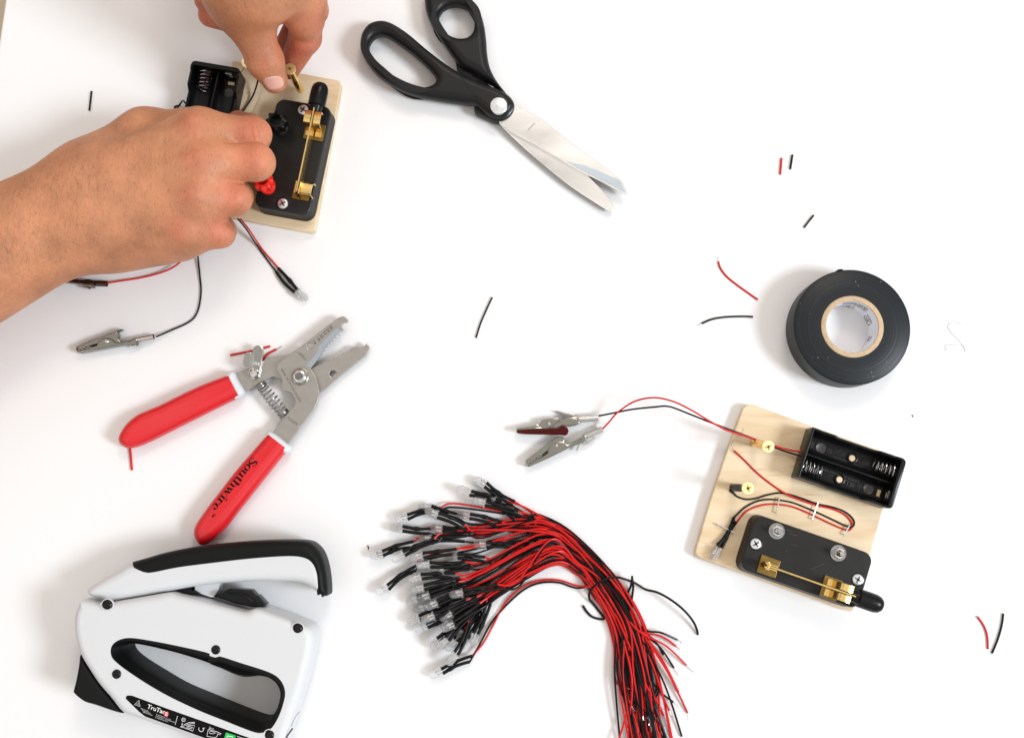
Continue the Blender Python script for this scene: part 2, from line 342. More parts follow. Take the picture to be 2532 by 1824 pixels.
def plate(name, outs, z0, z1, mat, parent=None, bevel=0.0005, res=2, angle=35, hb=None, bb=None, cut=None):
    me = plate_mesh(outs, z0, z1, bevel, res, hb, bb)
    if cut:
        bm = bmesh.new(); bm.from_mesh(me)
        r = bmesh.ops.bisect_plane(bm, geom=bm.verts[:] + bm.edges[:] + bm.faces[:], plane_co=cut[0], plane_no=cut[1], clear_outer=True)
        bmesh.ops.holes_fill(bm, edges=[e for e in r['geom_cut'] if isinstance(e, bmesh.types.BMEdge)], sides=0)
        bm.to_mesh(me); bm.free()
    o = link_mesh(name, me, mat, parent, True, angle)
    o.data.polygons.foreach_set('use_smooth', [abs(p.normal.z) < 0.9995 for p in o.data.polygons]); return o
def rrect(w, h, r, n=6, cx=0, cy=0):
    P = []
    for (sx, sy, a0) in ((1, 1, 0), (-1, 1, 90), (-1, -1, 180), (1, -1, 270)):
        for k in range(n + 1):
            a = math.radians(a0 + 90 * k / n); P.append((cx + sx * (w / 2 - r) + r * math.cos(a), cy + sy * (h / 2 - r) + r * math.sin(a)))
    return P
def circ(cx, cy, r, n=24): return [(cx + r * math.cos(2 * math.pi * k / n), cy + r * math.sin(2 * math.pi * k / n)) for k in range(n)]
class Fr:                                              # local frame, millimetres -> world
    def __init__(s, org, ux): s.o = Vector(org); s.e1 = Vector((ux[0], ux[1], 0)).normalized(); s.e2 = Vector((-s.e1.y, s.e1.x, 0))
    def __call__(s, u, v, z=0.0): p = s.o + s.e1 * (u * 0.001) + s.e2 * (v * 0.001); return Vector((p.x, p.y, z * 0.001))
    def P(s, L, z=0.0): return [s(a[0], a[1], a[2] if len(a) > 2 else z) for a in L]
def helix(a, b, r, turns, r_wire=None, n=14, ends=0):
    a, b = Vector(a), Vector(b); ax = (b - a); Ln = ax.length; ax.normalize()
    u = ax.cross(Vector((0, 0, 1))).normalized(); w = ax.cross(u); P = []
    tot = int(turns * n)
    for i in range(tot + 1):
        t = i / tot
        h = t

        if ends:                                        # tight coils at both ends
            k = 0.22
            h = (t / k) * 0.10 if t < k else (0.9 + (t - (1 - k)) / k * 0.10 if t > 1 - k else 0.10 + (t - k) / (1 - 2 * k) * 0.8)
        rr = r(h) if callable(r) else r
        an = 2 * math.pi * turns * t; P.append(a + ax * (Ln * h) + (u * math.cos(an) + w * math.sin(an)) * rr)
    return P
def drop(p, bvh, lift=0.00012):
    hit = bvh.ray_cast(Vector((p[0], p[1], 0.3)), Vector((0, 0, -1)))
    return Vector((p[0], p[1], hit[0].z + lift)) if hit[0] is not None else None
def bvh_of(o):
    me = o.data; org = ORG[o.name]
    return BVHTree.FromPolygons([v.co + org for v in me.vertices], [tuple(p.vertices) for p in me.polygons])
def basis(crop, p0, p1):
    a = crop.n(*p0); b = crop.n(*p1); d = Vector((b[0] - a[0], b[1] - a[1])); L = d.length; d.normalize(); return a, d, Vector((d.y, -d.x)), L
def text_vf(s, bold=0.0):
    cu = bpy.data.curves.new('t', 'FONT'); cu.body = s; cu.size = 1.0; cu.offset = bold; cu.resolution_u = 3
    o = bpy.data.objects.new('t', cu); me = bpy.data.meshes.new_from_object(o)
    v = [(q.co.x, q.co.y) for q in me.vertices]; f = [tuple(p.vertices) for p in me.polygons]
    bpy.data.objects.remove(o); bpy.data.curves.remove(cu); bpy.data.meshes.remove(me); return v, f
def put_text(mb, s, crop, p0, p1, cap, z, mi=0, bold=0.0, bvh=None):
    """text from p0 to p1 along the baseline; cap = capital height in crop px; z mm"""
    v, f = text_vf(s, bold)
    if not v: return
    a, d, up, L = basis(crop, p0, p1); x1 = max(q[0] for q in v); x0 = min(q[0] for q in v)
    sx = L / (x1 - x0); sy = cap / crop.k / 0.70; out = []
    for (x, y) in v:
        px = a[0] + d.x * (x - x0) * sx + up.x * y * sy; py = a[1] + d.y * (x - x0) * sx + up.y * y * sy
        p = W(px, py, z * 0.001)
        if bvh: p = drop(p, bvh) or p
        out.append(p)
    mb.add(out, f, mi)
def ribbon_vf(pts, widths, closed=False):
    n = len(pts); v = []; f = []
    for i in range(n):
        a = pts[(i - 1) % n] if closed else pts[max(i - 1, 0)]; b = pts[(i + 1) % n] if closed else pts[min(i + 1, n - 1)]
        t = (Vector(b[:2]) - Vector(a[:2])); t = t.normalized() if t.length > 1e-9 else Vector((1, 0)); nn = Vector((-t.y, t.x))
        w = widths[i] if hasattr(widths, '__len__') else widths
        z = pts[i][2] if len(pts[i]) > 2 else 0
        v.append((pts[i][0] + nn.x * w / 2, pts[i][1] + nn.y * w / 2, z)); v.append((pts[i][0] - nn.x * w / 2, pts[i][1] - nn.y * w / 2, z))
    for i in range(n if closed else n - 1):
        j = (i + 1) % n; f.append((2 * i, 2 * i + 1, 2 * j + 1, 2 * j))
    return v, f
def line(mb, crop, pts, w, z, mi=0, closed=False, sm=0):
    """thin printed line; w in mm"""
    P = crop.pts(pts, z)
    if sm: P = cr(P, sm, closed)
    mb.add(*ribbon_vf([tuple(p) for p in P], w * 0.001, closed), mi)

def sil(crop, pts, zlo, zhi):
    """outline of a tall rounded body: the side turned to the spot under the camera is seen at its foot, the far side at its rim"""
    n = len(pts); nd = ((1266 - crop.x0) * crop.k, (1230 - crop.y0) * crop.k); ar = sum(pts[i][0] * pts[(i + 1) % n][1] - pts[(i + 1) % n][0] * pts[i][1] for i in range(n)); out = []
    for i in range(n):
        a, b = pts[i - 1], pts[(i + 1) % n]; t = Vector((b[0] - a[0], b[1] - a[1])); nn = Vector((t.y, -t.x)) * (1 if ar > 0 else -1)
        d = Vector((nd[0] - pts[i][0], nd[1] - pts[i][1])); f = nn.normalized().dot(d.normalized()) if nn.length > 0 else 0
        f = min(max(f * 1.2 + .5, 0), 1); out.append((pts[i][0], pts[i][1], zhi + (zlo - zhi) * f))
    return [Vector((p.x, p.y, 0)) for p in crop.pts(out)]
# ================================================================== SETTING
fl = MB().add([(-4, -4, -0.74), (4, -4, -0.74), (4, 4, -0.74), (-4, 4, -0.74)], [(0, 1, 2, 3)]).build('floor', M_floor); tag(fl, kind='structure')
ea, eb = W(13, 0), W(0, 88); ed = (ea - eb).normalized()
tb = plate('tabletop', [[ea + ed * 0.5, eb - ed * 0.9, Vector((1.2, -0.8, 0)), Vector((1.2, 0.95, 0))]], -0.025, 0.0, M_table, bevel=0.0015)
tag(tb, kind='structure')

# ================================================================== SIGNED-DISTANCE BODIES (hands)
def smin(a, b, k):
    h = np.clip(0.5 + 0.5 * (b - a) / k, 0, 1); return b * (1 - h) + a * h - k * h * (1 - h)
class Grid:
    def __init__(s, lo, hi, h):
        s.lo = np.array(lo, np.float32); s.h = h; s.n = np.ceil((np.array(hi) - s.lo) / h).astype(int) + 1
        ax = [s.lo[i] + h * np.arange(s.n[i], dtype=np.float32) for i in range(3)]
        s.X, s.Y, s.Z = ax[0][:, None, None], ax[1][None, :, None], ax[2][None, None, :]
    def cone(s, a, b, ra, rb, kz=1.0):
        a = np.array(a, np.float32); b = np.array(b, np.float32); d = b - a; L2 = float((d * d).sum()) + 1e-9
        x, y, z = s.X - a[0], s.Y - a[1], s.Z - a[2]
        t = np.clip((x * d[0] + y * d[1] + z * d[2]) / L2, 0, 1)
        q = np.sqrt((x - t * d[0]) ** 2 + (y - t * d[1]) ** 2 + ((z - t * d[2]) * kz) ** 2)
        return q - (ra + (rb - ra) * t)
    def ell(s, c, r, k=None):
        x, y, z = (s.X - c[0]) / r[0], (s.Y - c[1]) / r[1], (s.Z - c[2]) / r[2]
        return (np.sqrt(x * x + y * y + z * z) - 1) * min(r)
    def mesh(s, F, smooth=3):
        F = F.astype(np.float32); nx, ny, nz = F.shape; ins = F < 0
        acc = np.zeros((nx - 1, ny - 1, nz - 1, 3), np.float32); cnt = np.zeros((nx - 1, ny - 1, nz - 1), np.float32)
        cor = [(i, j, k) for i in (0, 1) for j in (0, 1) for k in (0, 1)]
        def sl(A, c): return A[c[0]:nx - 1 + c[0], c[1]:ny - 1 + c[1], c[2]:nz - 1 + c[2]]
        for c in cor:
            for ax in range(3):
                if c[ax] == 1: continue
                e = list(c); e[ax] = 1; fa, fb = sl(F, c), sl(F, e); x = (fa < 0) != (fb < 0)
                t = np.where(x, fa / np.where(x, fa - fb, 1), 0)
                for q in range(3): acc[..., q] += x * (c[q] + (t if q == ax else 0))
                cnt += x
        act = cnt > 0; idx = -np.ones(act.shape, np.int64); idx[act] = np.arange(act.sum())
        ii = np.argwhere(act); V = (acc[act] / cnt[act][:, None] + ii) * s.h + s.lo
        Q = []
        for ax in range(3):
            a, b = [q for q in range(3) if q != ax]
            lo = [slice(1, -1)] * 3; lo[ax] = slice(0, -1); hi = [slice(1, -1)] * 3; hi[ax] = slice(1, None)
            A, B = ins[tuple(lo)], ins[tuple(hi)]
            P = np.argwhere(A != B); base = P.copy(); base[:, a] += 1; base[:, b] += 1
            sgn = A[A != B]
            def g(da, db):
                c = base.copy(); c[:, a] -= da; c[:, b] -= db; return idx[c[:, 0], c[:, 1], c[:, 2]]
            q4 = np.stack([g(1, 1), g(0, 1), g(0, 0), g(1, 0)], 1)
            flip = sgn if ax != 1 else ~sgn
            q4[~flip] = q4[~flip][:, ::-1]; Q.append(q4)
        Q = np.concatenate(Q); Q = Q[(Q >= 0).all(1)]
        E = np.concatenate([Q[:, [0, 1]], Q[:, [1, 2]], Q[:, [2, 3]], Q[:, [3, 0]]])
        for _ in range(smooth):
            S = np.zeros_like(V); C = np.zeros(len(V))
            for c3 in range(3): S[:, c3] = np.bincount(E[:, 0], V[E[:, 1], c3], len(V)) + np.bincount(E[:, 1], V[E[:, 0], c3], len(V))
            C = np.bincount(E[:, 0], minlength=len(V)) + np.bincount(E[:, 1], minlength=len(V))
            V = V * 0.4 + 0.6 * S / C[:, None]
        return V, Q
def mm(v): return [v[0] * 1000, v[1] * 1000, v[2] * 1000]
def sdf_mesh(name, V, Q, tone, mat, parent):
    me = bpy.data.meshes.new(name); me.from_pydata((V / 1000).tolist(), [], Q.tolist()); me.update()
    at = me.attributes.new('tone', 'FLOAT', 'POINT'); at.data.foreach_set('value', tone.astype(np.float32))
    return link_mesh(name, me, mat, parent, True, None)
def near(V, pts, r):
    t = np.zeros(len(V))
    for p in pts: t = np.maximum(t, np.exp(-((V - np.array(p)) ** 2).sum(1) / (2 * r * r)))
    return t
def crease(V, a, b, depth, wd, nrm=(0, 0, 1)):
    """press a fold into vertices near the segment a-b (mm)"""
    a = np.array(a); b = np.array(b); d = b - a; t = np.clip(((V - a) @ d) / (d @ d), 0, 1)
    dist = np.linalg.norm((V - a - t[:, None] * d)[:, :2], axis=1)
    up = (V[:, 2] > min(a[2], b[2]) - 9)
    k = np.exp(-(dist / wd) ** 2) * np.sin(np.pi * np.clip(t * 0.9 + 0.05, 0, 1)) * up
    V -= np.array(nrm) * (k * depth)[:, None]

person = thing('person', W(250, 450, 0.0), 'bare hands and forearms reaching in to fix a brass fastener to a wooden board', 'person')

# ---- the arm from the left edge, back of the hand up, fingers curled over
def H1(x, y, z): return mm(A1(x, y, z))
G = Grid([-540, -10, -1], [-118, 262, 92], 1.1)
wr = H1(600, 1262, 47)
f1 = G.cone(H1(-1900, 2620, 52), wr, 43.0, 28.5, 1.14)
f1 = smin(f1, G.cone(H1(-200, 1610, 52), H1(420, 1290, 46), 31, 26, 1.0), 12)
mcp = {'i': H1(1235, 815, 56), 'm': H1(1275, 1030, 60), 'r': H1(1235, 1250, 57), 'p': H1(1165, 1452, 49)}
cmc = {'i': H1(660, 1100, 50), 'm': H1(650, 1220, 52), 'r': H1(660, 1340, 50), 'p': H1(690, 1450, 45)}
rc = {'i': 13.0, 'm': 13.0, 'r': 12.5, 'p': 12.3}
palm = None
for k in 'imrp':
    d = G.cone(cmc[k], mcp[k], 15.5, rc[k], 1.0); palm = d if palm is None else smin(palm, d, 17)
# thumb side muscle and first web, seen as the upper outline
palm = smin(palm, G.cone(H1(560, 1040, 42), H1(905, 835, 38), 15, 14, 1.0), 12)
palm = smin(palm, G.cone(H1(905, 835, 38), H1(1180, 800, 40), 13.5, 11, 1.0), 10)
palm = smin(palm, G.cone(H1(760, 1500, 38), H1(1130, 1480, 36), 15.5, 12, 1.0), 12)
palm = smin(palm, G.ell(H1(900, 1200, 36), (34, 34, 17)), 12)
body = smin(f1, palm, 22)
for k in 'imrp':                                       # knuckle heads
    c = list(mcp[k]); c[2] += 4.3; body = smin(body, G.ell(c, (9.5, 8.2, 8.2)), 7)
for k, w2 in (('i', .50), ('m', .52), ('r', .48), ('p', .45)):   # extensor tendons
    a, b = np.array(cmc[k]), np.array(mcp[k]); s0 = a * (1 - w2) + b * w2; s0[2] += rc[k] - 1.2; e0 = b.copy(); e0[2] += rc[k] - 1.0
    body = smin(body, G.cone(s0, e0, 1.6, 2.2), 5)
fing = [  # MCP, PIP, DIP, tip and radii
    (H1(1250, 805, 55), H1(1578, 836, 50), H1(1560, 800, 27), H1(1480, 760, 17), 10.8, 9.9, 8.6, 7.3),
    (H1(1290, 1025, 58), H1(1592, 1008, 55), H1(1600, 1000, 31), H1(1540, 900, 18), 11.5, 10.6, 9.2, 7.6),
    (H1(1240, 1250, 55), H1(1460, 1236, 52), H1(1480, 1220, 30), H1(1440, 1100, 18), 11.0, 9.4, 8.6, 7.4),
    (H1(1170, 1450, 47), H1(1372, 1452, 42), H1(1390, 1430, 24), H1(1360, 1340, 15), 9.8, 8.0, 7.2, 6.4)]
FA = None
for (a, b, c, d, r0, r1, r2, r3) in fing:
    q = smin(G.cone(a, b, r0, r1), G.cone(b, c, r1, r2), 3.0); q = smin(q, G.cone(c, d, r2, r3), 3)
    FA = q if FA is None else smin(FA, q, 1.1)
TH = smin(G.cone(H1(1180, 800, 38), H1(1400, 850, 24), 11, 9.5), G.cone(H1(1400, 850, 24), H1(1500, 840, 14), 9.5, 8), 3)
FA = smin(FA, TH, 1.0)
for (a, b, r_) in ((H1(1335, 870, 53), H1(1350, 960, 55), 8.5), (H1(1340, 1100, 54), H1(1350, 1180, 53), 8.5), (H1(1290, 1320, 48), H1(1300, 1400, 45), 7.5)):   # webs between the fingers
    body = smin(body, G.cone(a, b, r_, r_), 6)
body = smin(body, FA, 6.5)
V, Q = G.mesh(body, 3)
for k in 'imrp':                                       # folds over the middle joints
    pass
crease(V, H1(1555, 740, 60), H1(1575, 900, 60), 0.9, 0.8); crease(V, H1(1538, 745, 60), H1(1550, 890, 60), 0.6, 0.7)
crease(V, H1(1592, 750, 60), H1(1600, 890, 60), 0.6, 0.7)
for (x0, y0, x1, y1) in ((1410, 922, 1500, 906), (1430, 1146, 1520, 1146), (1385, 1372, 1450, 1368)): crease(V, H1(x0, y0, 55), H1(x1, y1, 55), 1.3, 0.8)
for j in range(7): crease(V, H1(585 + j * 17, 1330 + j * 12, 70), H1(650 + j * 14, 1640, 40), 0.65, 0.9)
for j in range(3): crease(V, H1(560 + 26 * j, 960, 70), H1(590 + 24 * j, 1320, 70), 0.45, 1.0)
tone = 0.12 + 0.75 * near(V, [list(np.array(f[1]) + [0, 0, 7]) for f in fing], 7) + 0.5 * near(V, [list(np.array(m_) + [0, 0, 14]) for m_ in mcp.values()], 6)
tone += 0.35 * near(V, [f[3] for f in fing], 14)
arm1 = sdf_mesh('arm', V, Q, np.clip(tone, 0, 1), M_skin, person)
tag(arm1, 'right forearm and curled hand seen from its back, entering from the edge')
# ---- the arm from above: thumb and index finger pinch the brass fastener
def H2(x, y, z): return mm(B1(x, y, z))
G = Grid([-240, 190, 12], [-95, 440, 130], 0.95)
tCM = H2(700, -620, 90); tMC = H2(830, 10, 72); tIP = H2(1165, 815, 54); tTP = H2(1292, 1072, 46)
thumb = smin(G.cone(tCM, tMC, 21, 15.2), G.cone(tMC, tIP, 14.6, 10.0), 12)
thumb = smin(thumb, G.cone(tIP, tTP, 10.0, 7.9, 1.12), 4)
thumb = smin(thumb, G.ell([tIP[0], tIP[1], tIP[2] + 1.2], (10.6, 10.2, 9.8)), 3)
iMC = H2(1480, -420, 98); iPI = H2(1722, 10, 74); iDI = H2(1698, 500, 48); iTP = H2(1488, 912, 27)
index = smin(G.cone(iMC, iPI, 13, 10.9), G.cone(iPI, iDI, 10.9, 9.6), 3)
index = smin(index, G.cone(iDI, iTP, 9.4, 6.8), 2.2)
index = smin(index, G.ell(H2(1690, 270, 66), (10.5, 10, 10)), 5)
mMC = H2(1300, -520, 84); mPI = H2(1790, 130, 46); mDI = H2(1580, 455, 34); mTP = H2(1450, 600, 30)
midf = smin(G.cone(H2(1640, -520, 84), mPI, 11, 9.2), G.cone(mPI, mDI, 9.5, 8.5), 3); midf = smin(midf, G.cone(mDI, mTP, 8.5, 7.2), 3)
ring = smin(G.cone(H2(1150, -300, 60), H2(860, 280, 40), 10, 8.8), G.cone(H2(860, 280, 40), H2(430, 205, 38), 8.8, 7.2), 4)
pink = smin(G.cone(H2(900, -420, 62), H2(620, 60, 46), 10, 8.4), G.cone(H2(620, 60, 46), H2(375, 10, 44), 8.4, 7.0), 4)
palm = smin(G.ell(H2(1150, -680, 88), (31, 44, 23)), G.cone(H2(900, -700, 90), H2(560, -3800, 98), 30, 27), 16)
web = G.cone(H2(950, -330, 76), H2(1440, -400, 82), 12.0, 10.0)
hand = smin(smin(smin(palm, thumb, 16), web, 12), index, 5.0)
rest = smin(smin(midf, ring, 1.2), pink, 0.8)
hand = smin(hand, rest, 1.2)
V, Q = G.mesh(hand, 3)
def H2v(x, y, z): return H2(x, y, z)
for j, (x, y, x2, y2, dp) in enumerate([(1000, 818, 1260, 795, 1.0), (960, 868, 1200, 845, .5), (1080, 762, 1310, 742, .5), (1130, 700, 1290, 688, .35), (1020, 905, 1250, 885, .4)]):
    crease(V, H2(x, y, 66), H2(x2, y2, 66), dp, 0.55)
for j in range(8):                                     # web folds on the thumb base
    crease(V, H2(360 + 46 * j, -40 + 5 * j, 84), H2(560 + 38 * j, 300 + 12 * j, 76), 0.9, 0.9)
crease(V, H2(1440, 140, 84), H2(1870, 60, 84), 1.0, 0.9); crease(V, H2(1500, 500, 66), H2(1800, 585, 66), 1.0, 0.9)
crease(V, H2(1500, 545, 66), H2(1720, 600, 66), 0.4, 0.7)
tone = 0.15 + 0.85 * near(V, [iDI, iTP, H2(1600, 700, 46), mDI, mTP], 11) + 0.8 * near(V, [H2(380, 200, 38), H2(560, 230, 38), H2(330, 20, 42)], 11) + 0.3 * near(V, [H2(1150, 800, 64)], 5)
tone += 0.35 * near(V, [iPI, H2(1700, 280, 70)], 10)
arm2 = sdf_mesh('arm', V, Q, np.clip(tone, 0, 1), M_skin, person)
tag(arm2, 'left hand pinching the fastener between thumb and forefinger')
# thumbnail laid on the thumb tip
bv = bvh_of(arm2)
def in_poly(x, y, P):
    r = False; j = len(P) - 1
    for i in range(len(P)):
        if (P[i][1] > y) != (P[j][1] > y) and x < (P[j][0] - P[i][0]) * (y - P[i][1]) / (P[j][1] - P[i][1]) + P[i][0]: r = not r
        j = i
    return r
out = cr([(1132, 1072, 0), (1180, 1042, 0), (1250, 1024, 0), (1330, 1016, 0), (1385, 1036, 0), (1412, 1090, 0), (1404, 1150, 0), (1360, 1186, 0), (1290, 1200, 0), (1215, 1196, 0), (1168, 1150, 0)], 5, True)
cx, cy = 1280, 1110; rings = []
eye = Vector((0, 0, CAM_H))
def hitpx(x, y, lift):
    a, b = B1.n(x, y); p = W(a, b, 0.0); d = (p - eye).normalized(); h = bv.ray_cast(eye, d)
    return (h[0] - d * lift) if h[0] is not None and h[0].z > 0.02 else None
nb = MB(); ok = True; vv = []; n = len(out)
for s_ in (1.0, 0.93, 0.75, 0.5, 0.25):
    for p in out:
        q = hitpx(cx + (p.x - cx) * s_, cy + (p.y - cy) * s_, 0.0001 if s_ == 1.0 else 0.00055)
        vv.append(q if q is not None else vv[-1])
vv.append(hitpx(cx, cy, 0.0006)); ff = []
for i in range(4):
    for k in range(n): ff.append((i * n + k, i * n + (k + 1) % n, (i + 1) * n + (k + 1) % n, (i + 1) * n + k))
for k in range(n): ff.append((4 * n + k, 4 * n + (k + 1) % n, 5 * n))
nb.add(vv, ff).build('fingernail', M_nail, arm2, angle=None)

# ---- fine hair on the forearm and the back of the hand
def hairs(arm, n, region, ang0, ln, par):
    b = bvh_of(arm); mb = MB(); k = 0; tries = 0
    while k < n and tries < n * 6:
        tries += 1; x, y, dens = region(); a, c = A1.n(x, y); p = W(a, c, 0.05); h = b.ray_cast(Vector((p.x, p.y, 0.3)), Vector((0, 0, -1)))
        if h[0] is None or random.random() > dens or h[1].z < 0.15: continue
        P0 = h[0]; an = math.radians(ang0 + random.gauss(0, 28)); L = ln * random.uniform(0.5, 1.3)
        d = Vector((math.cos(an), math.sin(an), 0)); d = (d - h[1] * d.dot(h[1])).normalized()
        Pm = P0 + d * L * 0.5 + h[1] * 0.0005; Pe = P0 + d * L + h[1] * 0.0003 + Vector((0, 0, -L * 0.05))
        sd = d.cross(h[1]).normalized() * 0.000016
        mb.add([P0 - sd, P0 + sd, Pm + sd, Pm - sd, Pe], [(0, 1, 2, 3), (3, 2, 4)]); k += 1
    o = mb.build('arm_hair', M_hair, par, smooth=False); tag(o, kind='stuff')
def reg1():
    x = random.uniform(-40, 1150); y = random.uniform(700, 2000); dens = 1.0 if x < 650 else max(0.0, 0.55 - (x - 650) / 900)
    return x, y, dens
hairs(arm1, 1500, reg1, -75, 0.0042, arm1)
# ================================================================== ROLL OF TAPE
t0 = A7(1150, 1150, 19); R_out = (A7(1513, 1150, 19) - A7(787, 1150, 19)).length / 2
R_c = (B11(1480, 800, 19) - B11(80, 800, 19)).length / 2; R_h = (B11(1375, 800, 19) - B11(200, 800, 19)).length / 2
roll = thing('tape_roll', (t0.x, t0.y, 0), 'thick roll of black electrical tape lying flat on the white table', 'tape')
o0 = Vector((t0.x, t0.y, 0))
lathe('tape', [(R_c + .0002, .0002), (R_out - .0006, .0002), (R_out - .0001, .0006), (R_out, .0022), (R_out + .0001, .010), (R_out, .0175), (R_out - .0002, .0186), (R_out - .0008, .019), (R_c + .0002, .0189), (R_c + .0002, .0002)], o0, M_tape, roll, seg=160, angle=50)
tb2 = MB(); th0 = math.radians(96)                      # loose end of the tape
P = [o0 + Vector((math.cos(th0 + a * .01) * (R_out + .0002 + .00004 * a), math.sin(th0 + a * .01) * (R_out + .0002 + .00004 * a), 0)) for a in range(0, 10)]
v = [];
for p in P: v += [(p.x, p.y, .0004), (p.x, p.y, .0188)]
for p in P:
    q = (p - o0).normalized() * .0002; v += [(p.x + q.x, p.y + q.y, .0004), (p.x + q.x, p.y + q.y, .0188)]
m_ = len(P); f = [(2 * i, 2 * i + 1, 2 * i + 3, 2 * i + 2) for i in range(m_ - 1)] + [(2 * m_ + 2 * i, 2 * m_ + 2 * i + 2, 2 * m_ + 2 * i + 3, 2 * m_ + 2 * i + 1) for i in range(m_ - 1)]
tb2.add(v, f).build('loose_end', M_blackp, roll)
core = lathe('core', [(R_h, .0), (R_c, .0), (R_c, .0192), (R_c - .0003, .0194), (R_h + .0002, .0194), (R_h, .0190), (R_h, .0)], o0, M_core, roll, seg=96, angle=50)
lathe('liner', [(R_h - .00005, .0002), (R_h - .00012, .0002), (R_h - .00012, .0188), (R_h - .00005, .0188)], o0, M_corewhite, core, seg=96)
pr = MB(); Rp = R_h - .0002
def wrap(s_, h):                                        # degrees round the bore, height mm
    a = math.radians(s_); return (o0.x + Rp * math.cos(a), o0.y + Rp * math.sin(a), h * .001)
def wr_text(s, a0, wdeg, h0, hh, flip=False):
    v, f = text_vf(s, 0.03); x1 = max(q[0] for q in v)
    pr.add([wrap(a0 + (1 if flip else -1) * q[0] / x1 * wdeg, h0 + q[1] / .7 * hh) for q in v], f)
def wr_oval(a0, h0, wa, hh, t=.35):
    n = 28
    for rr in (0,):
        v = []
        for k in range(n):
            c, s_ = math.cos(2 * math.pi * k / n), math.sin(2 * math.pi * k / n)
            c = math.copysign(abs(c) ** .6, c); s_ = math.copysign(abs(s_) ** .8, s_)
            v.append(wrap(a0 + c * wa, h0 + s_ * hh)); v.append(wrap(a0 + c * (wa - 1.4), h0 + s_ * (hh - t)))
        pr.add(v, [(2 * k, 2 * k + 1, (2 * k + 3) % (2 * n), (2 * k + 2) % (2 * n)) for k in range(n)])
wr_oval(78, 4.2, 13, 2.6, .5); wr_text('UL', 84, 11, 3.0, 2.6); wr_text('LISTED', 108, 14, 3.2, 1.3)
wr_oval(24, 5.0, 12, 3.0, .5); wr_text('UL', 31, 13, 3.6, 2.8); wr_text('E129200', 36, 22, 9.0, 1.3)
wr_text('CUL', -14, 13, 3.2, 3.4); wr_text('80C', -16, 9, 8.2, 1.3)
for j, s_ in enumerate(['ELECTRICAL TAPE 600V', 'FLAME RETARDANT 80C', 'VINYL PLASTIC']): wr_text(s_, 102, 58, 14.6 - 2.4 * j, 1.5)
pr.build('print', M_ink, core, smooth=False)

# ================================================================== SCISSORS
sc = thing('scissors', A2(963, 657, 0), 'open pair of large scissors with matte black plastic handles and steel blades', 'scissors')
def prof(crop, pts, z, n=5): return cr([p.to_3d() for p in crop.pts(pts, z)], n, True)
blo = [(940, 700), (965, 765), (1100, 900), (1250, 1030), (1400, 1150), (1550, 1250), (1640, 1305), (1666, 1312), (1676, 1295), (1655, 1240), (1580, 1155), (1450, 1035), (1200, 885), (1040, 790), (985, 640)]
plate('blade', [prof(A2, blo, 5.2, 4)], .0036, .0052, M_blade, sc, bevel=.0003)
tang = [(600, 250), (690, 360), (705, 440), (810, 505), (806, 468), (960, 650), (1000, 640), (820, 440), (700, 280), (640, 220)]
plate('tang', [[p for p in A2.pts(tang, 5)]], .0030, .0050, M_brassdk if False else M_handle, sc, bevel=.0004)
bup = [(1000, 620), (1065, 650), (1160, 700), (1280, 780), (1400, 880), (1580, 1010), (1715, 1115), (1742, 1160), (1756, 1207), (1600, 1126), (1450, 1048), (1200, 900), (1040, 812), (963, 752), (950, 660)]
b_up = plate('blade', [cr(A2.pts(bup, 8), 3, True)], .0055, .0074, M_blade, sc, bevel=.0003)
plate('ground_edge', [A2.pts([(1385, 1003), (1500, 1030), (1600, 1070), (1716, 1121), (1738, 1160), (1748, 1196), (1600, 1120), (1450, 1042)], 7.5)], .0073, .00755, M_ground, b_up, bevel=.00008)
mk = MB(); put_text(mk, 'STAINLESS', A2, (1150, 812), (1190, 770), 10, 7.45); mk.build('stamp', M_clip, b_up, smooth=False)
def handle(outer, hole, z0, z1, nm='handle', bevel=.0048):
    return plate(nm, [cr(sil(A2, outer, z0 * 1000 + 3, z1 * 1000 - 4), 5, True), prof(A2, hole, z1 * 1000, 5)[::-1]], z0, z1, M_handle, sc, bevel=bevel, res=5, angle=60)
rt = [(800, 0), (848, 80), (874, 170), (886, 260), (892, 340), (908, 420), (948, 500), (1005, 575), (1045, 625), (1040, 660), (990, 640), (950, 565), (880, 515), (800, 466), (735, 430), (680, 370), (630, 300), (580, 225), (530, 130), (507, 40), (508, -60), (550, -130), (640, -165), (730, -120)]
rh = [(590, 90), (610, 48), (650, 22), (700, 14), (755, 30), (795, 68), (810, 120), (802, 180), (770, 215), (722, 224), (670, 212), (625, 178), (597, 135)]
handle(rt, rh, .0008, .0125)
lt = [(103, 262), (118, 200), (160, 150), (228, 131), (300, 148), (400, 212), (510, 305), (620, 390), (720, 455), (850, 515), (960, 557), (1030, 600), (1060, 650), (1052, 700), (1015, 740), (965, 754), (900, 735), (820, 672), (760, 664), (600, 640), (450, 610), (330, 562), (220, 490), (150, 405), (112, 330)]
lh = [(153, 290), (165, 240), (205, 206), (260, 208), (330, 250), (430, 325), (520, 405), (566, 465), (560, 505), (510, 527), (430, 527), (340, 480), (255, 410), (190, 350)]
handle(lt, lh, .0024, .0138)
hub = cr(A2.pts([(820, 640), (900, 575), (980, 585), (1045, 620), (1062, 665), (1040, 718), (985, 750), (930, 745), (862, 715), (815, 690)], 9), 5, True)
plate('hub', [hub], .0008, .0080, M_handle, sc, bevel=.0012)
lathe('pivot_screw', [(0, .0146), (.0048, .0146), (.0053, .0143), (.0054, .0130), (.0054, .0100)], A2(963, 657, 14.2) * 1.0 - Vector((0, 0, .0142)), M_zinc, sc, seg=40)
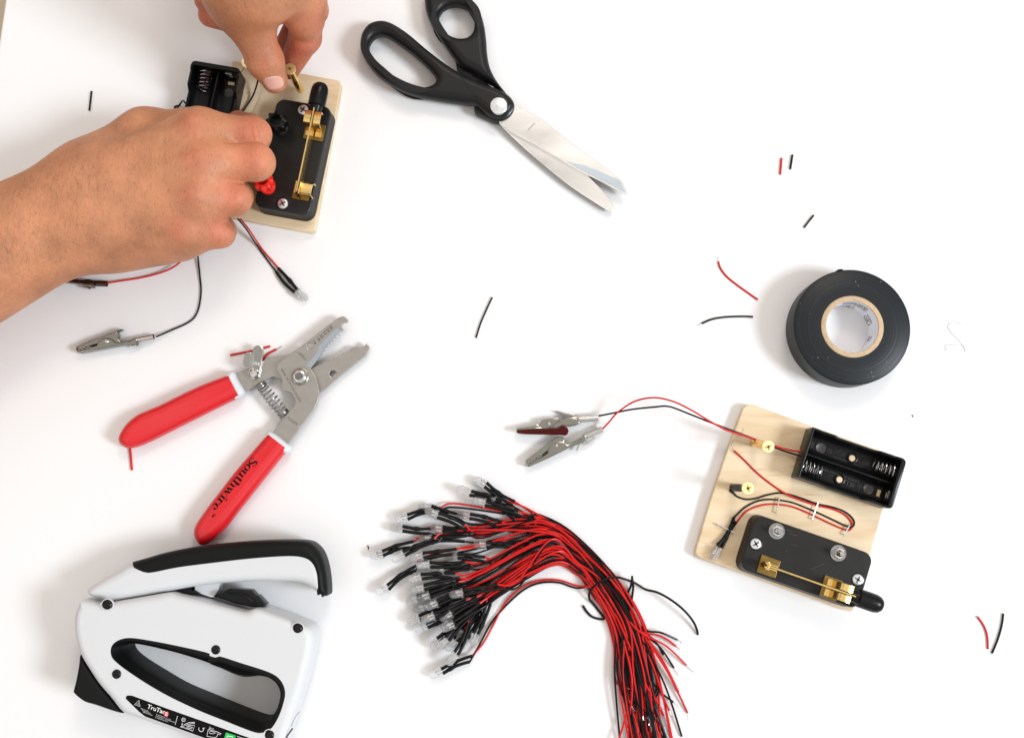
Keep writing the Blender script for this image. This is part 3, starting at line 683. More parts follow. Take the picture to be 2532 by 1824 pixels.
seam = MB(); line(seam, A2, [(722, 462), (775, 545), (822, 610), (822, 640)], 0.35, 13.92); seam.build('seam', M_blackp, sc, smooth=False)

# ================================================================== WIRE STRIPPER
ws = thing('wire_stripper', B3(895, 795, 0), 'open wire stripper with red dipped grips and grey steel jaws', 'wire stripper')
p1 = [(100, 770), (250, 700), (400, 622), (520, 568), (640, 540), (760, 530), (900, 640), (1040, 695), (1120, 660), (1215, 612)]
for i in range(6):                                      # small nicks of the lower jaw
    x = 1225 + i * 52; y = 610 - i * 27
    p1 += [(x, y), (x + 14, y + 12), (x + 34, y + 2), (x + 30, y - 18)]
p1 += [(1540, 440), (1600, 428), (1650, 440), (1690, 420), (1712, 388), (1738, 410), (1752, 445), (1738, 490), (1700, 540), (1540, 665), (1400, 780), (1260, 900), (1140, 1000), (1000, 960), (850, 900), (720, 860), (640, 812), (575, 795), (520, 815), (450, 855), (380, 885), (300, 940), (200, 985), (60, 1030), (20, 800)]
plate('jaw_plate', [B3.pts(p1, 5.6), B3.pts([(1303 + 43 * math.cos(a * .35), 760 + 43 * math.sin(a * .35)) for a in range(18)], 5.6)], .0032, .0056, M_steel, ws, bevel=.00035)
p2 = [(1335, 98), (1200, 200), (1080, 295), (950, 400), (850, 468), (750, 530), (670, 600), (625, 640), (612, 690), (630, 745), (665, 795), (685, 840), (672, 885), (668, 925), (695, 962), (730, 975), (775, 982), (810, 1015), (843, 1075), (838, 1130), (815, 1170), (760, 1230), (690, 1315), (575, 1465), (500, 1600), (680, 1750), (760, 1620), (900, 1420), (1060, 1210), (1110, 1120), (1138, 1020), (1130, 910), (1095, 800), (1055, 735), (1030, 690), (1075, 640), (1165, 520), (1170, 478)]
teeth = []
for i in range(6):
    a = Vector((1190, 470)).lerp(Vector((1400, 245)), i / 6); b = Vector((1190, 470)).lerp(Vector((1400, 245)), (i + 1) / 6); d = (b - a).normalized(); nrm = Vector((-d.y, d.x)) * -1
    teeth += [tuple(a + Vector((20, 4))), tuple(a + d * 10 + Vector((-14, -12))), tuple(b - d * 12 + Vector((-14, -10)))]
p2 += teeth + [(1422, 236), (1425, 205), (1405, 185), (1412, 160), (1440, 138), (1478, 132), (1490, 112), (1480, 85), (1450, 62), (1415, 58), (1375, 72)]
fp = plate('jaw_plate', [B3.pts(p2, 8.4), B3.pts([(1025 + 40 * math.cos(a * .35), 420 + 40 * math.sin(a * .35)) for a in range(18)], 8.4)], .0060, .0084, M_steel, ws, bevel=.00035)
plate('ground_edge', [B3.pts([(972, 660), (1030, 692), (1075, 640), (1168, 518), (1172, 480)] + teeth + [(1420, 240), (1352, 205), (1300, 250), (1240, 310), (1160, 395), (1115, 435), (1128, 480), (1095, 520)], 8.45)], .00838, .00850, M_ground, fp, bevel=.00004)
mk = MB(); up = (0, 0)
for s_, x, y in (('26', 1252, 182), ('24', 1215, 216), ('22', 1178, 250), ('20', 1138, 290), ('18', 1100, 326), ('16', 1055, 364)):
    put_text(mk, s_, B3, (x, y), (x + 32, y + 42), 32, 8.46, bold=.03)
put_text(mk, 'AWG', B3, (896, 512), (950, 555), 20, 8.46); put_text(mk, 'STRANDED', B3, (860, 500), (968, 606), 22, 8.46)
put_text(mk, 'NEVER USE ON LIVE CIRCUITS', B3, (664, 706), (896, 1110), 24, 8.46, bold=.02); put_text(mk, 'S1626STR', B3, (742, 1305), (862, 1396), 24, 8.46, bold=.02)
mk.build('etching', M_greyink, fp, smooth=False)
bc = B3(895, 795, 9.5); bc.z = 0
bolt = lathe('pivot_bolt', [(.0022, .0095), (.0024, .0116), (.0034, .0114), (.0046, .0105), (.0054, .0090), (.0054, .0082), (.0001, .0082)], bc, M_chrome, ws, seg=40)
lathe('socket', [(0, .0098), (.00235, .0098), (.00235, .0118), (.0026, .0118)], bc, M_spring, bolt, seg=6)
def capsule2(x0, y0, x1, y1, r, crop, z, n=9):
    d = Vector((x1 - x0, y1 - y0)); a0 = math.atan2(d.y, d.x); P = []
    for k in range(n): a = a0 - math.pi / 2 + math.pi * k / (n - 1); P.append((x1 + r * math.cos(a), y1 + r * math.sin(a)))
    for k in range(n): a = a0 + math.pi / 2 + math.pi * k / (n - 1); P.append((x0 + r * math.cos(a), y0 + r * math.sin(a)))
    return crop.pts(P, z)
lk = plate('lock_lever', [capsule2(386, 480, 333, 768, 69, B3, 7.6)], .0060, .0076, M_chrome, ws, bevel=.0006)
plate('thumb_tab', [B3.pts([(255, 522), (275, 506), (322, 512), (312, 700), (280, 710), (240, 700), (218, 655), (230, 580)], 7)], .0056, .0112, M_chrome, lk, bevel=.0003)
lathe('rivet', [(0, .0106), (.0020, .0102), (.0030, .0090), (.0032, .0070)], (lambda p: Vector((p.x, p.y, 0)))(B3(333, 762, 9)), M_chrome, lk, seg=28)
mk = MB(); put_text(mk, 'LOCK', B3, (322, 645), (408, 662), 34, 7.66, bold=.02); mk.build('stamp', M_whiteink, lk, smooth=False)
hp = helix(B3(415, 895, 6), B3(715, 1265, 6), lambda h: .0037 - .0006 * abs(2 * h - 1), 13, ends=1, n=16)
MB().add(*tube_vf(hp, .00045, 7)).build('spring', M_spring, ws)
def grip(outl_px, crop, collar, cc, ca, cb_):
    qa, qb = crop(*ca, 9), crop(*cb_, 9); t_ = (qb - qa).normalized(); nrm = Vector((t_.y, -t_.x, 0))
    P_ = cr(sil(crop, outl_px, 4, 9), 5, True); cen = sum(P_, Vector()) / len(P_)
    if (cen - qa).dot(nrm) > 0: nrm = -nrm
    g = plate('grip', [P_], .0004, .0128, M_redgrip, ws, bevel=.0060, res=8, angle=60, cut=(qa, nrm))
    plate('collar', [cr(cc.pts(collar, 8), 3, True)], .0020, .0108, M_greycollar, g, bevel=.0035, res=4, angle=60); return g
g1 = [(1340, 745), (1168, 815), (1090, 845), (1000, 880), (880, 935), (750, 1000), (660, 1038), (595, 1068), (535, 1118), (492, 1180), (480, 1228), (505, 1262), (560, 1278), (635, 1262), (720, 1225), (810, 1180), (910, 1130), (1000, 1085), (1120, 1025), (1242, 966), (1400, 890), (1410, 800)]
grip(g1, A3, [(1150, 820), (1200, 800), (1225, 850), (1268, 928), (1225, 970), (1180, 960), (1120, 900)], A3, (1166, 815), (1242, 966))
g2 = [(708, 1018), (661, 1071), (618.7, 1120), (588, 1155), (565, 1184), (542, 1214), (523, 1238), (504, 1264), (485, 1292), (478, 1309), (479, 1326), (488, 1343), (497, 1347.5), (510, 1346), (522, 1341), (536.4, 1330), (551, 1316), (565.8, 1300.7), (593, 1265), (621.6, 1228.7), (665, 1174), (708, 1120), (760, 1058), (755, 1020)]
gr = grip(g2, N0, [(655, 1078), (668, 1064), (714, 1098), (720, 1108), (708, 1122), (672, 1108), (650, 1092)], N0, (661, 1071), (713.5, 1112))
# didone lettering on the grip
bvg = bvh_of(gr)
def arc(cx, cy, rx, ry, a0, a1, n=14): return [(cx + rx * math.cos(math.radians(a0 + (a1 - a0) * k / n)), cy + ry * math.sin(math.radians(a0 + (a1 - a0) * k / n))) for k in range(n + 1)]
TH, TN = .24, .055
def nib(p, thick=TH, thin=TN):
    w = []
    for i in range(len(p)):
        a = p[max(i - 1, 0)]; b = p[min(i + 1, len(p) - 1)]; t = Vector((b[0] - a[0], b[1] - a[1])).normalized(); w.append(thin + (thick - thin) * abs(t.y) ** 1.5)
    return w
def sub(p0, p1, n=4): return [(p0[0] + (p1[0] - p0[0]) * k / n, p0[1] + (p1[1] - p0[1]) * k / n) for k in range(n + 1)]
def stem(x, y0, y1, t=TH): return (sub((x, y0), (x, y1)), [t] * 5)
def ser(x, y, w=.34): return (sub((x - w / 2, y), (x + w / 2, y), 2), [TN * 1.1] * 3)
GL = {
 'S': (.92, [((lambda P: (P, [TN + (TH * 1.25 - TN) * math.sin(math.pi * k / (len(P) - 1)) ** 2.5 for k in range(len(P))]))(cr([(.80, 1.12, 0), (.66, 1.36, 0), (.42, 1.42, 0), (.18, 1.25, 0), (.22, .98, 0), (.48, .78, 0), (.74, .55, 0), (.76, .22, 0), (.52, .0, 0), (.26, .06, 0), (.08, .34, 0)], 5))), (sub((.80, 1.44), (.80, 1.05)), [.05] * 5), (sub((.08, -.02), (.08, .40)), [.05] * 5)]),
 'o': (.84, [(arc(.42, .5, .30, .48, 0, 360, 26), None)]),
 'u': (.98, [stem(.22, .2, 1.0), (arc(.44, .24, .22, .24, 180, 330, 8), None), stem(.72, 0, 1.0), ser(.12, .97, .3), ser(.62, .97, .3), ser(.84, .03, .26)]),
 't': (.58, [stem(.24, .2, 1.3), (arc(.36, .2, .13, .18, 180, 350, 6), None), ser(.26, .97, .56)]),
 'h': (.98, [stem(.2, 0, 1.42), ser(.2, .03, .44), (arc(.48, .70, .24, .27, 170, 10, 8), None), stem(.72, 0, .75), ser(.72, .03, .44), ser(.1, 1.4, .3)]),
 'w': (1.26, [(sub((.12, .98), (.40, 0)), [TH] * 5), (sub((.40, 0), (.62, .95)), [TN] * 5), (sub((.58, .98), (.86, 0)), [TH] * 5), (sub((.86, 0), (1.12, .98)), [TN] * 5), ser(.12, .97, .4), ser(.58, .97, .4), ser(1.12, .97, .26)]),
 'i': (.50, [stem(.24, 0, 1.0), ser(.24, .03, .46), ser(.14, .97, .3), (arc(.24, 1.33, .07, .07, 0, 360, 10), [.15] * 11)]),
 'r': (.74, [stem(.22, 0, 1.0), ser(.22, .03, .46), ser(.12, .97, .3), (arc(.46, .78, .18, .19, 170, 60, 6), None), (arc(.60, .84, .05, .05, 0, 360, 8), [.13] * 9)]),
 'e': (.80, [(arc(.42, .5, .30, .48, 2, 300, 22), None), (sub((.16, .55), (.72, .55), 3), [TN] * 4)])}
word = MB(); a, d, up, L = basis(B14, (1118, 60), (418, 905)); tot = sum(GL[c][0] for c in 'Southwire'); x0 = 0; sx = L / tot; sy = 92 / 6.807
for c in 'Southwire':
    wdt, st = GL[c]
    for P_, w_ in st:
        P_ = [(p[0], p[1]) for p in P_]; w_ = w_ or nib(P_)
        v, f = ribbon_vf(P_, w_); o_ = []
        for q in v:
            X = (x0 + q[0]) * sx; Y = q[1] * sy + 0.5; p = W(a[0] + d.x * X + up.x * Y, a[1] + d.y * X + up.y * Y, .0125); o_.append(drop(p, bvg, .00014) or p)
        word.add(o_, f)
    x0 += wdt
v, f = text_vf('TM', .02)
put_text(word, 'TM', B14, (468, 1000), (430, 1060), 44, 12.6, bold=.02, bvh=bvg)
word.build('lettering', M_ink, gr, smooth=False)

# ================================================================== STAPLE GUN
sg = thing('staple_gun', A4(1000, 1000, 0), 'white staple gun with black rubber lever grip lying on its side by the bottom edge', 'staple gun')
ZB = 33.0
body = [(520, 662), (640, 645), (800, 618), (960, 592), (1050, 602), (1200, 637), (1370, 682), (1500, 712), (1580, 692), (1700, 730), (1880, 792), (1945, 830), (1965, 900), (1950, 1000), (1905, 1180), (1850, 1350), (1760, 1627), (1700, 1800), (1640, 1900), (1500, 1880), (1300, 1720), (1150, 1645), (1000, 1592), (800, 1522), (680, 1478), (582, 1440), (500, 1342), (420, 1250), (360, 1162), (300, 1062), (265, 970), (246, 870), (246, 770), (268, 705), (312, 655), (400, 640)]
ring = [(490, 1010), (508, 968), (560, 936), (640, 926), (800, 950), (1000, 990), (1170, 1030), (1185, 1050), (1228, 1062), (1262, 1056), (1400, 1100), (1600, 1165), (1680, 1220), (1714, 1300), (1700, 1390), (1662, 1490), (1610, 1565), (1550, 1590), (1480, 1580), (1300, 1510), (1100, 1430), (900, 1335), (750, 1250), (620, 1165), (540, 1105), (498, 1060)]
hole = [(614, 975), (640, 958), (700, 966), (850, 1000), (1000, 1040), (1200, 1110), (1350, 1178), (1440, 1200), (1560, 1190), (1640, 1220), (1685, 1290), (1672, 1380), (1632, 1465), (1600, 1490), (1540, 1485), (1400, 1432), (1200, 1352), (1000, 1268), (850, 1182), (720, 1102), (645, 1045), (616, 1005)]
pB = cr(sil(A4, body, 8, ZB - 4), 4, True)
bod = plate('body', [pB, cr(A4.pts(ring, ZB), 4, True)[::-1]], .003, ZB * .001, M_white, sg, bevel=.0045, res=6, angle=50, hb=.0003)
# rubber lining: sloped band from ring edge down to the hole edge
po = cr(A4.pts(ring, ZB), 4, True); 
def resamp(P, n):
    P = [Vector(p[:2]) for p in P]; P.append(P[0]); s_ = [0]
    for i in range(len(P) - 1): s_.append(s_[-1] + (P[i + 1] - P[i]).length)
    out = []; j = 0
    for k in range(n):
        t = s_[-1] * k / n
        while s_[j + 1] < t: j += 1
        out.append(P[j].lerp(P[j + 1], (t - s_[j]) / max(s_[j + 1] - s_[j], 1e-9)))
    return out
N_ = 220; ro = resamp(po, N_); ri = resamp(cr(A4.pts(hole, 14), 4, True), N_)
k0 = min(range(N_), key=lambda k: (ri[k] - ro[0]).length); ri = ri[k0:] + ri[:k0]
lv = []; lf = []; levels = [(0.0, ZB - 6.0), (0.0, ZB - .6), (0.12, ZB - .2), (.24, ZB - .6), (.45, ZB - 5), (.62, ZB - 7), (.66, ZB - 9.5), (.74, ZB - 10), (.90, 17), (1.0, 13), (1.0, 2.0)]
for (t, z) in levels:
    for k in range(N_): p = ro[k].lerp(ri[k], t); lv.append((p.x, p.y, z * .001))
for i in range(len(levels) - 1):
    for k in range(N_): lf.append((i * N_ + k, i * N_ + (k + 1) % N_, (i + 1) * N_ + (k + 1) % N_, (i + 1) * N_ + k))
MB().add(lv, lf).build('grip_lining', M_blackrub, sg, angle=28)
lev = [(330, 598), (352, 568), (450, 510), (560, 450), (640, 408), (770, 372), (900, 335), (1100, 295), (1300, 270), (1500, 255), (1700, 250), (1860, 252), (1930, 280), (1980, 345), (2015, 460), (2025, 590), (1990, 615), (1940, 605), (1880, 560), (1800, 532), (1650, 526), (1500, 526), (1280, 538), (1100, 560), (960, 584), (700, 632), (520, 660), (430, 650), (352, 632)]
lever = plate('lever', [cr(sil(A4, lev, 10, 25), 4, True)], .0055, .0285, M_white, sg, bevel=.0050, res=5, angle=60)
gp = [(645, 405), (665, 390), (770, 360), (900, 323), (1100, 283), (1300, 260), (1500, 243), (1700, 235), (1880, 238), (1950, 264), (2002, 330), (2036, 450), (2048, 598), (2010, 622), (1972, 642), (1962, 622), (1938, 625), (1932, 560), (1925, 480), (1900, 420), (1850, 385), (1750, 371), (1500, 386), (1200, 420), (1000, 446), (830, 480), (750, 484), (690, 468), (650, 440)]
plate('lever_grip', [cr(sil(A4, gp, 10, 26), 4, True)], .0045, .0302, M_blackrub, sg, bevel=.0060, res=6, angle=70)
plate('latch', [A4.pts([(1215, 632), (1250, 602), (1290, 596), (1322, 578), (1470, 590), (1510, 630), (1520, 628), (1578, 690), (1552, 714), (1480, 708), (1370, 684)], 20)], .010, .022, M_blackp, sg, bevel=.0012)
plate('latch_rib', [A4.pts([(1300, 604), (1420, 610), (1470, 640), (1520, 695), (1500, 695), (1430, 630), (1310, 614)], 22)], .018, .0232, M_blackp, sg, bevel=.0008)
plate('stop_block', [A4.pts([(955, 575), (1035, 566), (1065, 585), (1120, 612), (1040, 625), (960, 600)], 18)], .008, .020, M_blackp, sg, bevel=.0008)
plate('spring_post', [A4.pts([(1080, 552), (1250, 536), (1250, 590), (1215, 640), (1190, 640), (1130, 620), (1080, 590)], 18)], .008, .018, M_white, sg, bevel=.0006)
heel = [(290, 1040), (320, 1085), (380, 1180), (440, 1265), (520, 1360), (584, 1436), (575, 1446), (500, 1425), (400, 1390), (330, 1370), (285, 1342), (250, 1310), (243, 1290), (258, 1230), (270, 1170), (282, 1100)]
plate('heel', [cr(A4.pts(heel, 25), 3, True)], .002, .0285, M_blackrub, sg, bevel=.0022, res=4)
for (x, y) in ((467, 692), (1802, 858), (1228, 1008), (533, 1178), (1605, 1605)):
    c = A4(x + 1, y, ZB); c.z = 0; z = ZB * .001
    lathe('screw_boss', [(.0038, z - .001), (.0037, z + .0001), (.0035, z + .00015), (.0033, z + .0001), (.0031, z - .0012), (.0001, z - .0012)], A4(x, y + 5, ZB) * 1 - Vector((0, 0, z)), M_white, sg, seg=32)
    s_ = lathe('screw', [(0, z + .0008), (.0012, z + .0009), (.0021, z + .0006), (.0028, z - .0002), (.0029, z - .0012)], c, M_blackp, sg, seg=28)
    cx = MB()
    for a in (0.4, 0.4 + math.pi / 2):
        dx, dy = math.cos(a) * .0015, math.sin(a) * .0015; q = c + Vector((0, 0, z + .00095))
        cx.add(*ribbon_vf([(q.x - dx, q.y - dy, q.z), (q.x + dx, q.y + dy, q.z)], .0006))
    cx.build('cross_slot', M_dark, s_, smooth=False)
dl = plate('decal', [A4.pts([(600, 1352), (598, 1340), (608, 1328), (640, 1328), (900, 1424), (1200, 1530), (1470, 1627), (1640, 1690), (1600, 1790), (1420, 1720), (1150, 1625), (900, 1535), (735, 1475), (690, 1440)], ZB + .1)], .03302, .03316, M_ink, sg, bevel=.00004)
ik = MB(); ZD = ZB + .22
line(ik, B7, [(228, 178), (277, 132), (290, 200)], .28, ZD, 0, True); line(ik, B7, [(250, 172), (275, 158), (280, 185)], .2, ZD, 0, True)
put_text(ik, 'TruTac', B7, (362, 216), (552, 282), 46, ZD, 0, bold=.012)
n = 24; c = B7.n(572, 279); pts_ = [W(c[0] + 6.4 * math.cos(2 * math.pi * k / n), c[1] + 6.4 * math.sin(2 * math.pi * k / n), ZD * .001) for k in range(n)]
ik.add(pts_, [tuple(range(n))[::-1]], 1)
line(ik, B7, [(560, 262), (584, 298)], .45, ZD + .05); line(ik, B7, [(588, 264), (556, 296)], .45, ZD + .05); line(ik, B7, [(560, 262), (590, 266)], .3, ZD + .05); line(ik, B7, [(554, 294), (584, 300)], .3, ZD + .05)
for j, s_ in enumerate(['Made in China', 'Hecho en China', 'Fabrique en Chine']): put_text(ik, s_, B7, (295 + 14 * j, 222 + 20 * j), (380 + 20 * j, 256 + 21 * j), 10, ZD)
for j, s_ in enumerate(['Arrow Fastener Co., LLC', 'Saddle Brook, N.J. 07663 USA', 'arrowfastener.com']): put_text(ik, s_, B7, (462 - 4 * j, 286 + 17 * j), ((622, 660, 585)[j], (344, 374, 364)[j]), 9, ZD)
line(ik, B7, [(694, 300), (668, 394)], .22, ZD)
line(ik, B7, [(758 + 20 * math.cos(a * .5), 341 + 20 * math.sin(a * .5)) for a in range(13)], .22, ZD, 0, True); line(ik, B7, [(748, 350), (752, 332), (765, 335), (760, 350)], .22, ZD)
line(ik, B7, [(744, 372), (744, 398)], .22, ZD); line(ik, B7, [(738, 388), (744, 400), (752, 392)], .22, ZD)
line(ik, B7, [(725, 418), (735, 408), (760, 410), (772, 390), (815, 372), (878, 368), (880, 378), (800, 392), (778, 406)], .26, ZD)
line(ik, B7, [(725, 418), (770, 428), (858, 464), (878, 400), (800, 408), (790, 425), (850, 440), (858, 425), (800, 410)], .26, ZD)
line(ik, B7, [(925, 425), (922, 445), (935, 464), (955, 468), (972, 455), (975, 432)], .28, ZD, 0, False, 3); line(ik, B7, [(962, 440), (974, 428), (986, 434)], .24, ZD)
line(ik, B7, [(1043, 414), (1043, 438)], .2, ZD); line(ik, B7, [(1035, 430), (1043, 440), (1051, 432)], .2, ZD); line(ik, B7, [(1062, 428), (1062, 440), (1078, 443), (1080, 432)], .2, ZD)
line(ik, B7, [(1025, 445), (1110, 468), (1165, 492), (1150, 502), (1120, 492), (1125, 512), (1100, 535), (1010, 520), (1025, 445)], .26, ZD)
line(ik, B7, [(1035, 470), (1060, 465), (1105, 485), (1080, 492), (1040, 488)], .22, ZD, 0, True)
ik.add(B7.pts([(1195, 545), (1212, 485), (1222, 478), (1322, 512), (1310, 560), (1290, 620), (1180, 590)], ZD), [tuple(range(7))], 2)
line(ik, B7, [(1230, 515), (1285, 525), (1280, 570), (1222, 560)], .5, ZD + .05, 0, True); line(ik, B7, [(1335, 520), (1450, 556)], .22, ZD + .02); put_text(ik, 'A2', B7, (1325, 560), (1370, 575), 24, ZD + .02)
ik.build('decal_print', [M_whiteink, M_redink, M_greenink], dl, smooth=False)
sm = MB(); line(sm, B7, [(2008, 255), (1975, 292), (1945, 350), (1915, 420)], .28, ZB - 2.2); line(sm, B7, [(1935, 432), (1910, 468), (1880, 510), (1865, 541)], 1.0, ZB - 2.0); sm.build('seam', M_greyink, sg, smooth=False)
# ================================================================== CIRCUIT BOARDS
ZT = 6.0                                               # top of the plywood, mm
def lead(name, pts, mat, parent, r=.00052, n=8, bare=None):
    o = tube(name, pts, r, mat, parent, 8, True, n)
    return o
def phillips(mb, c, r, z, a0=0.3, mi=0, w=.42):
    for a in (a0, a0 + math.pi / 2):
        dx, dy = math.cos(a) * r, math.sin(a) * r
        mb.add(*ribbon_vf([(c.x - dx, c.y - dy, z), (c.x - dx * .4, c.y - dy * .4, z), (c.x, c.y, z), (c.x + dx * .4, c.y + dy * .4, z), (c.x + dx, c.y + dy, z)], [w * r * .8, w * r, w * r * 1.3, w * r, w * r * .8]), mi)
def machine_screw(fr, u, v, z, r, mat, parent, a0):
    c = fr(u, v); 
    lathe('washer_recess', [(r * 1.16, z + .00005), (r * .98, z + .0002), (r * .96, z - .0005)], c, M_blackp, parent, seg=30)
    s = lathe('screw', [(0, z + .0009), (r * .5, z + .00085), (r * .85, z + .0006), (r * .98, z + .0001), (r, z - .0008)], c, mat, parent, seg=30)
    cs = MB(); phillips(cs, c, r * .62, z + .00098, a0, 0, .45); cs.build('cross_slot', M_greyink, s, smooth=False)
def strip_prism(fr, prof, v0, v1, mat, name, parent, th=.9):
    """bent sheet: prof = (u, z) path extruded from v0 to v1, thickness th mm"""
    P = [Vector((p[0], p[1])) for p in prof]; n = len(P); N = []
    for i in range(n):
        t = (P[min(i + 1, n - 1)] - P[max(i - 1, 0)]).normalized(); N.append(Vector((-t.y, t.x)))
    A = [p + q * th / 2 for p, q in zip(P, N)]; B = [p - q * th / 2 for p, q in zip(P, N)]; v = []; f = []
    for i in range(n): v += [fr(A[i].x, v0, A[i].y), fr(A[i].x, v1, A[i].y), fr(B[i].x, v1, B[i].y), fr(B[i].x, v0, B[i].y)]
    for i in range(n - 1):
        for k in range(4): f.append((4 * i + k, 4 * (i + 1) + k, 4 * (i + 1) + (k + 1) % 4, 4 * i + (k + 1) % 4))
    f += [(0, 1, 2, 3), tuple(4 * (n - 1) + k for k in (3, 2, 1, 0))]
    me = MB().add(v, f).mesh(); bm = bmesh.new(); bm.from_mesh(me); bmesh.ops.recalc_face_normals(bm, faces=bm.faces); bm.to_mesh(me); bm.free()
    return link_mesh(name, me, mat, parent, True, 35)
def knife_switch(parent, fr, LU, LV, knobs, bh=12.0, blade_ang=0.0, su=None):
    """fr origin at the centre of the base; +u towards the handle; v>0 the blade side"""
    z0, z1 = ZT, ZT + bh; sgn = -1 if fr.flip else 1
    V_ = lambda v: v * sgn
    def P2(L): return [fr(u, V_(v)) for (u, v) in L]
    top = P2(rrect(LU, LV, 5.5, 6)); bot = P2(rrect(LU + 1.6, LV + 1.6, 6.2, 6))
    rings = []
    for (ins, z) in ((.8, z0 + .05), (.4, z0 + 2.5), (.3, z0 + 2.7), (0, z1 - 1.0), (-.3, z1 - .35), (-.9, z1)):
        rings.append([fr(u, V_(v), z) for (u, v) in rrect(LU + 2 * ins, LV + 2 * ins, max(5.5 + ins, 1), 6)])
    n = len(rings[0]); v = [p for r in rings for p in r]; f = []
    for i in range(len(rings) - 1):
        for k in range(n): f.append((i * n + k, i * n + (k + 1) % n, (i + 1) * n + (k + 1) % n, (i + 1) * n + k))
    f.append(tuple((len(rings) - 1) * n + k for k in range(n)))
    me = MB().add(v, f).mesh(); bm = bmesh.new(); bm.from_mesh(me); bmesh.ops.recalc_face_normals(bm, faces=bm.faces)
    bm.to_mesh(me); bm.free()
    base = link_mesh('knife_switch', me, M_switch, parent, True, 30)
    Z = z1 * .001
    machine_screw(fr, -LU / 2 + 5.0, 0, Z, .0034, M_zinc, base, .5); machine_screw(fr, LU / 2 - 5.0, 0, Z, .0034, M_zinc, base, 1.0)
    bv_ = V_(10.0)
    # hinge: brass strip lying on the base with two upright ears
    plate('hinge_foot', [[fr(u, bv_ + v) for u, v in rrect(11.5, 10.5, .5, 2, cx=-20.5)]], Z - .0001, Z + .0010, M_brassdk, base, bevel=.0002)
    for s_ in (-1.15, 1.15):
        ear = [(-25.5, 0), (-25.5, 11), (-18.0, 11), (-16.0, 6), (-15.5, 0)]
        v = []
        for (u, h) in ear: v += [fr(u, bv_ + s_ - .35, z1 + .9 + h), fr(u, bv_ + s_ + .35, z1 + .9 + h)]
        m_ = len(ear); f = [(2 * i, 2 * i + 1, (2 * i + 3) % (2 * m_), (2 * i + 2) % (2 * m_)) for i in range(m_)] + [tuple(2 * i for i in range(m_)), tuple(2 * i + 1 for i in reversed(range(m_)))]
        me = MB().add(v, f).mesh(); bm = bmesh.new(); bm.from_mesh(me); bmesh.ops.recalc_face_normals(bm, faces=bm.faces); bm.to_mesh(me); bm.free()
        link_mesh('hinge_ear', me, M_brass, base, True, 30)
    lathe('hinge_pin', [(0, -.0024), (.0012, -.0024), (.0015, -.0018), (.0015, .0018), (.0012, .0024), (0, .0024)], fr(-22.5, bv_, z1 + 7.5), M_brass, base, axis=fr.e2, seg=16)
    if knobs:                                           # wide curled flap seen beside the hinge on the first board
        strip_prism(fr, [(-24.5, z1 + 1.2), (-24.5, z1 + 8), (-23.6, z1 + 9.2), (-21, z1 + 9.4), (-18, z1 + 8.6), (-16.4, z1 + 6.0), (-16.2, z1 + 1.0)], bv_ + V_(1.6), bv_ + V_(8.0), M_brass, 'hinge_spring', base, .6)
    # clip: foot and two curled leaves that grip the blade
    plate('clip_foot', [[fr(u, bv_ + v) for u, v in rrect(10.5, 12.5, .5, 2, cx=17.5)]], Z - .0001, Z + .0010, M_brassdk, base, bevel=.0002)
    for s_ in (-1, 1):
        strip_prism(fr, [(14.5, z1 + 1.2), (17.5, z1 + 1.6), (18.3, z1 + 5), (18.6, z1 + 10.5), (19.4, z1 + 12.0), (21.0, z1 + 12.6), (24.5, z1 + 12.7), (26.2, z1 + 12.0), (26.6, z1 + 10.5), (26.4, z1 + 8.5)], bv_ + (s_ * 1.0 if s_ > 0 else -5.0), bv_ + (5.0 if s_ > 0 else -1.0), M_brass, 'clip_leaf', base, .8)
    # blade on edge, rising a little towards the handle
    zb0, zb1 = z1 + 3.0, z1 + 12.8
    v = []; ul = [(-24.5, -1.0), (28.6, 0.0)]
    for (u, _) in ul:
        for (dv, z) in ((-.45, zb0), (.45, zb0), (.45, zb1), (-.45, zb1)): v.append(fr(u, bv_ + dv, z + (0 if u < 0 else .6)))
    f = [(0, 1, 5, 4), (1, 2, 6, 5), (2, 3, 7, 6), (3, 0, 4, 7), (3, 2, 1, 0), (4, 5, 6, 7)]
    me = MB().add(v, f).mesh(); bm = bmesh.new(); bm.from_mesh(me); bmesh.ops.recalc_face_normals(bm, faces=bm.faces); bmesh.ops.bevel(bm, geom=bm.edges[:], offset=.00012, segments=1, affect='EDGES'); bm.to_mesh(me); bm.free()
    link_mesh('blade', me, M_brass, base, True, 30)
    zh = z1 + 8.8; R = 5.3
    hd = lathe('handle', [(0, 0), (.0030, 0), (.0034, .0005), (.0040, .0040), (R * .001, .0046), (R * .001 + .00005, .010), (R * .001, .0144), (R * .00088, .0170), (R * .0006, .0187), (R * .00025, .0194), (0, .0196)], fr(26.9, bv_, zh), M_blackp, base, axis=fr.e1, seg=40, angle=28)
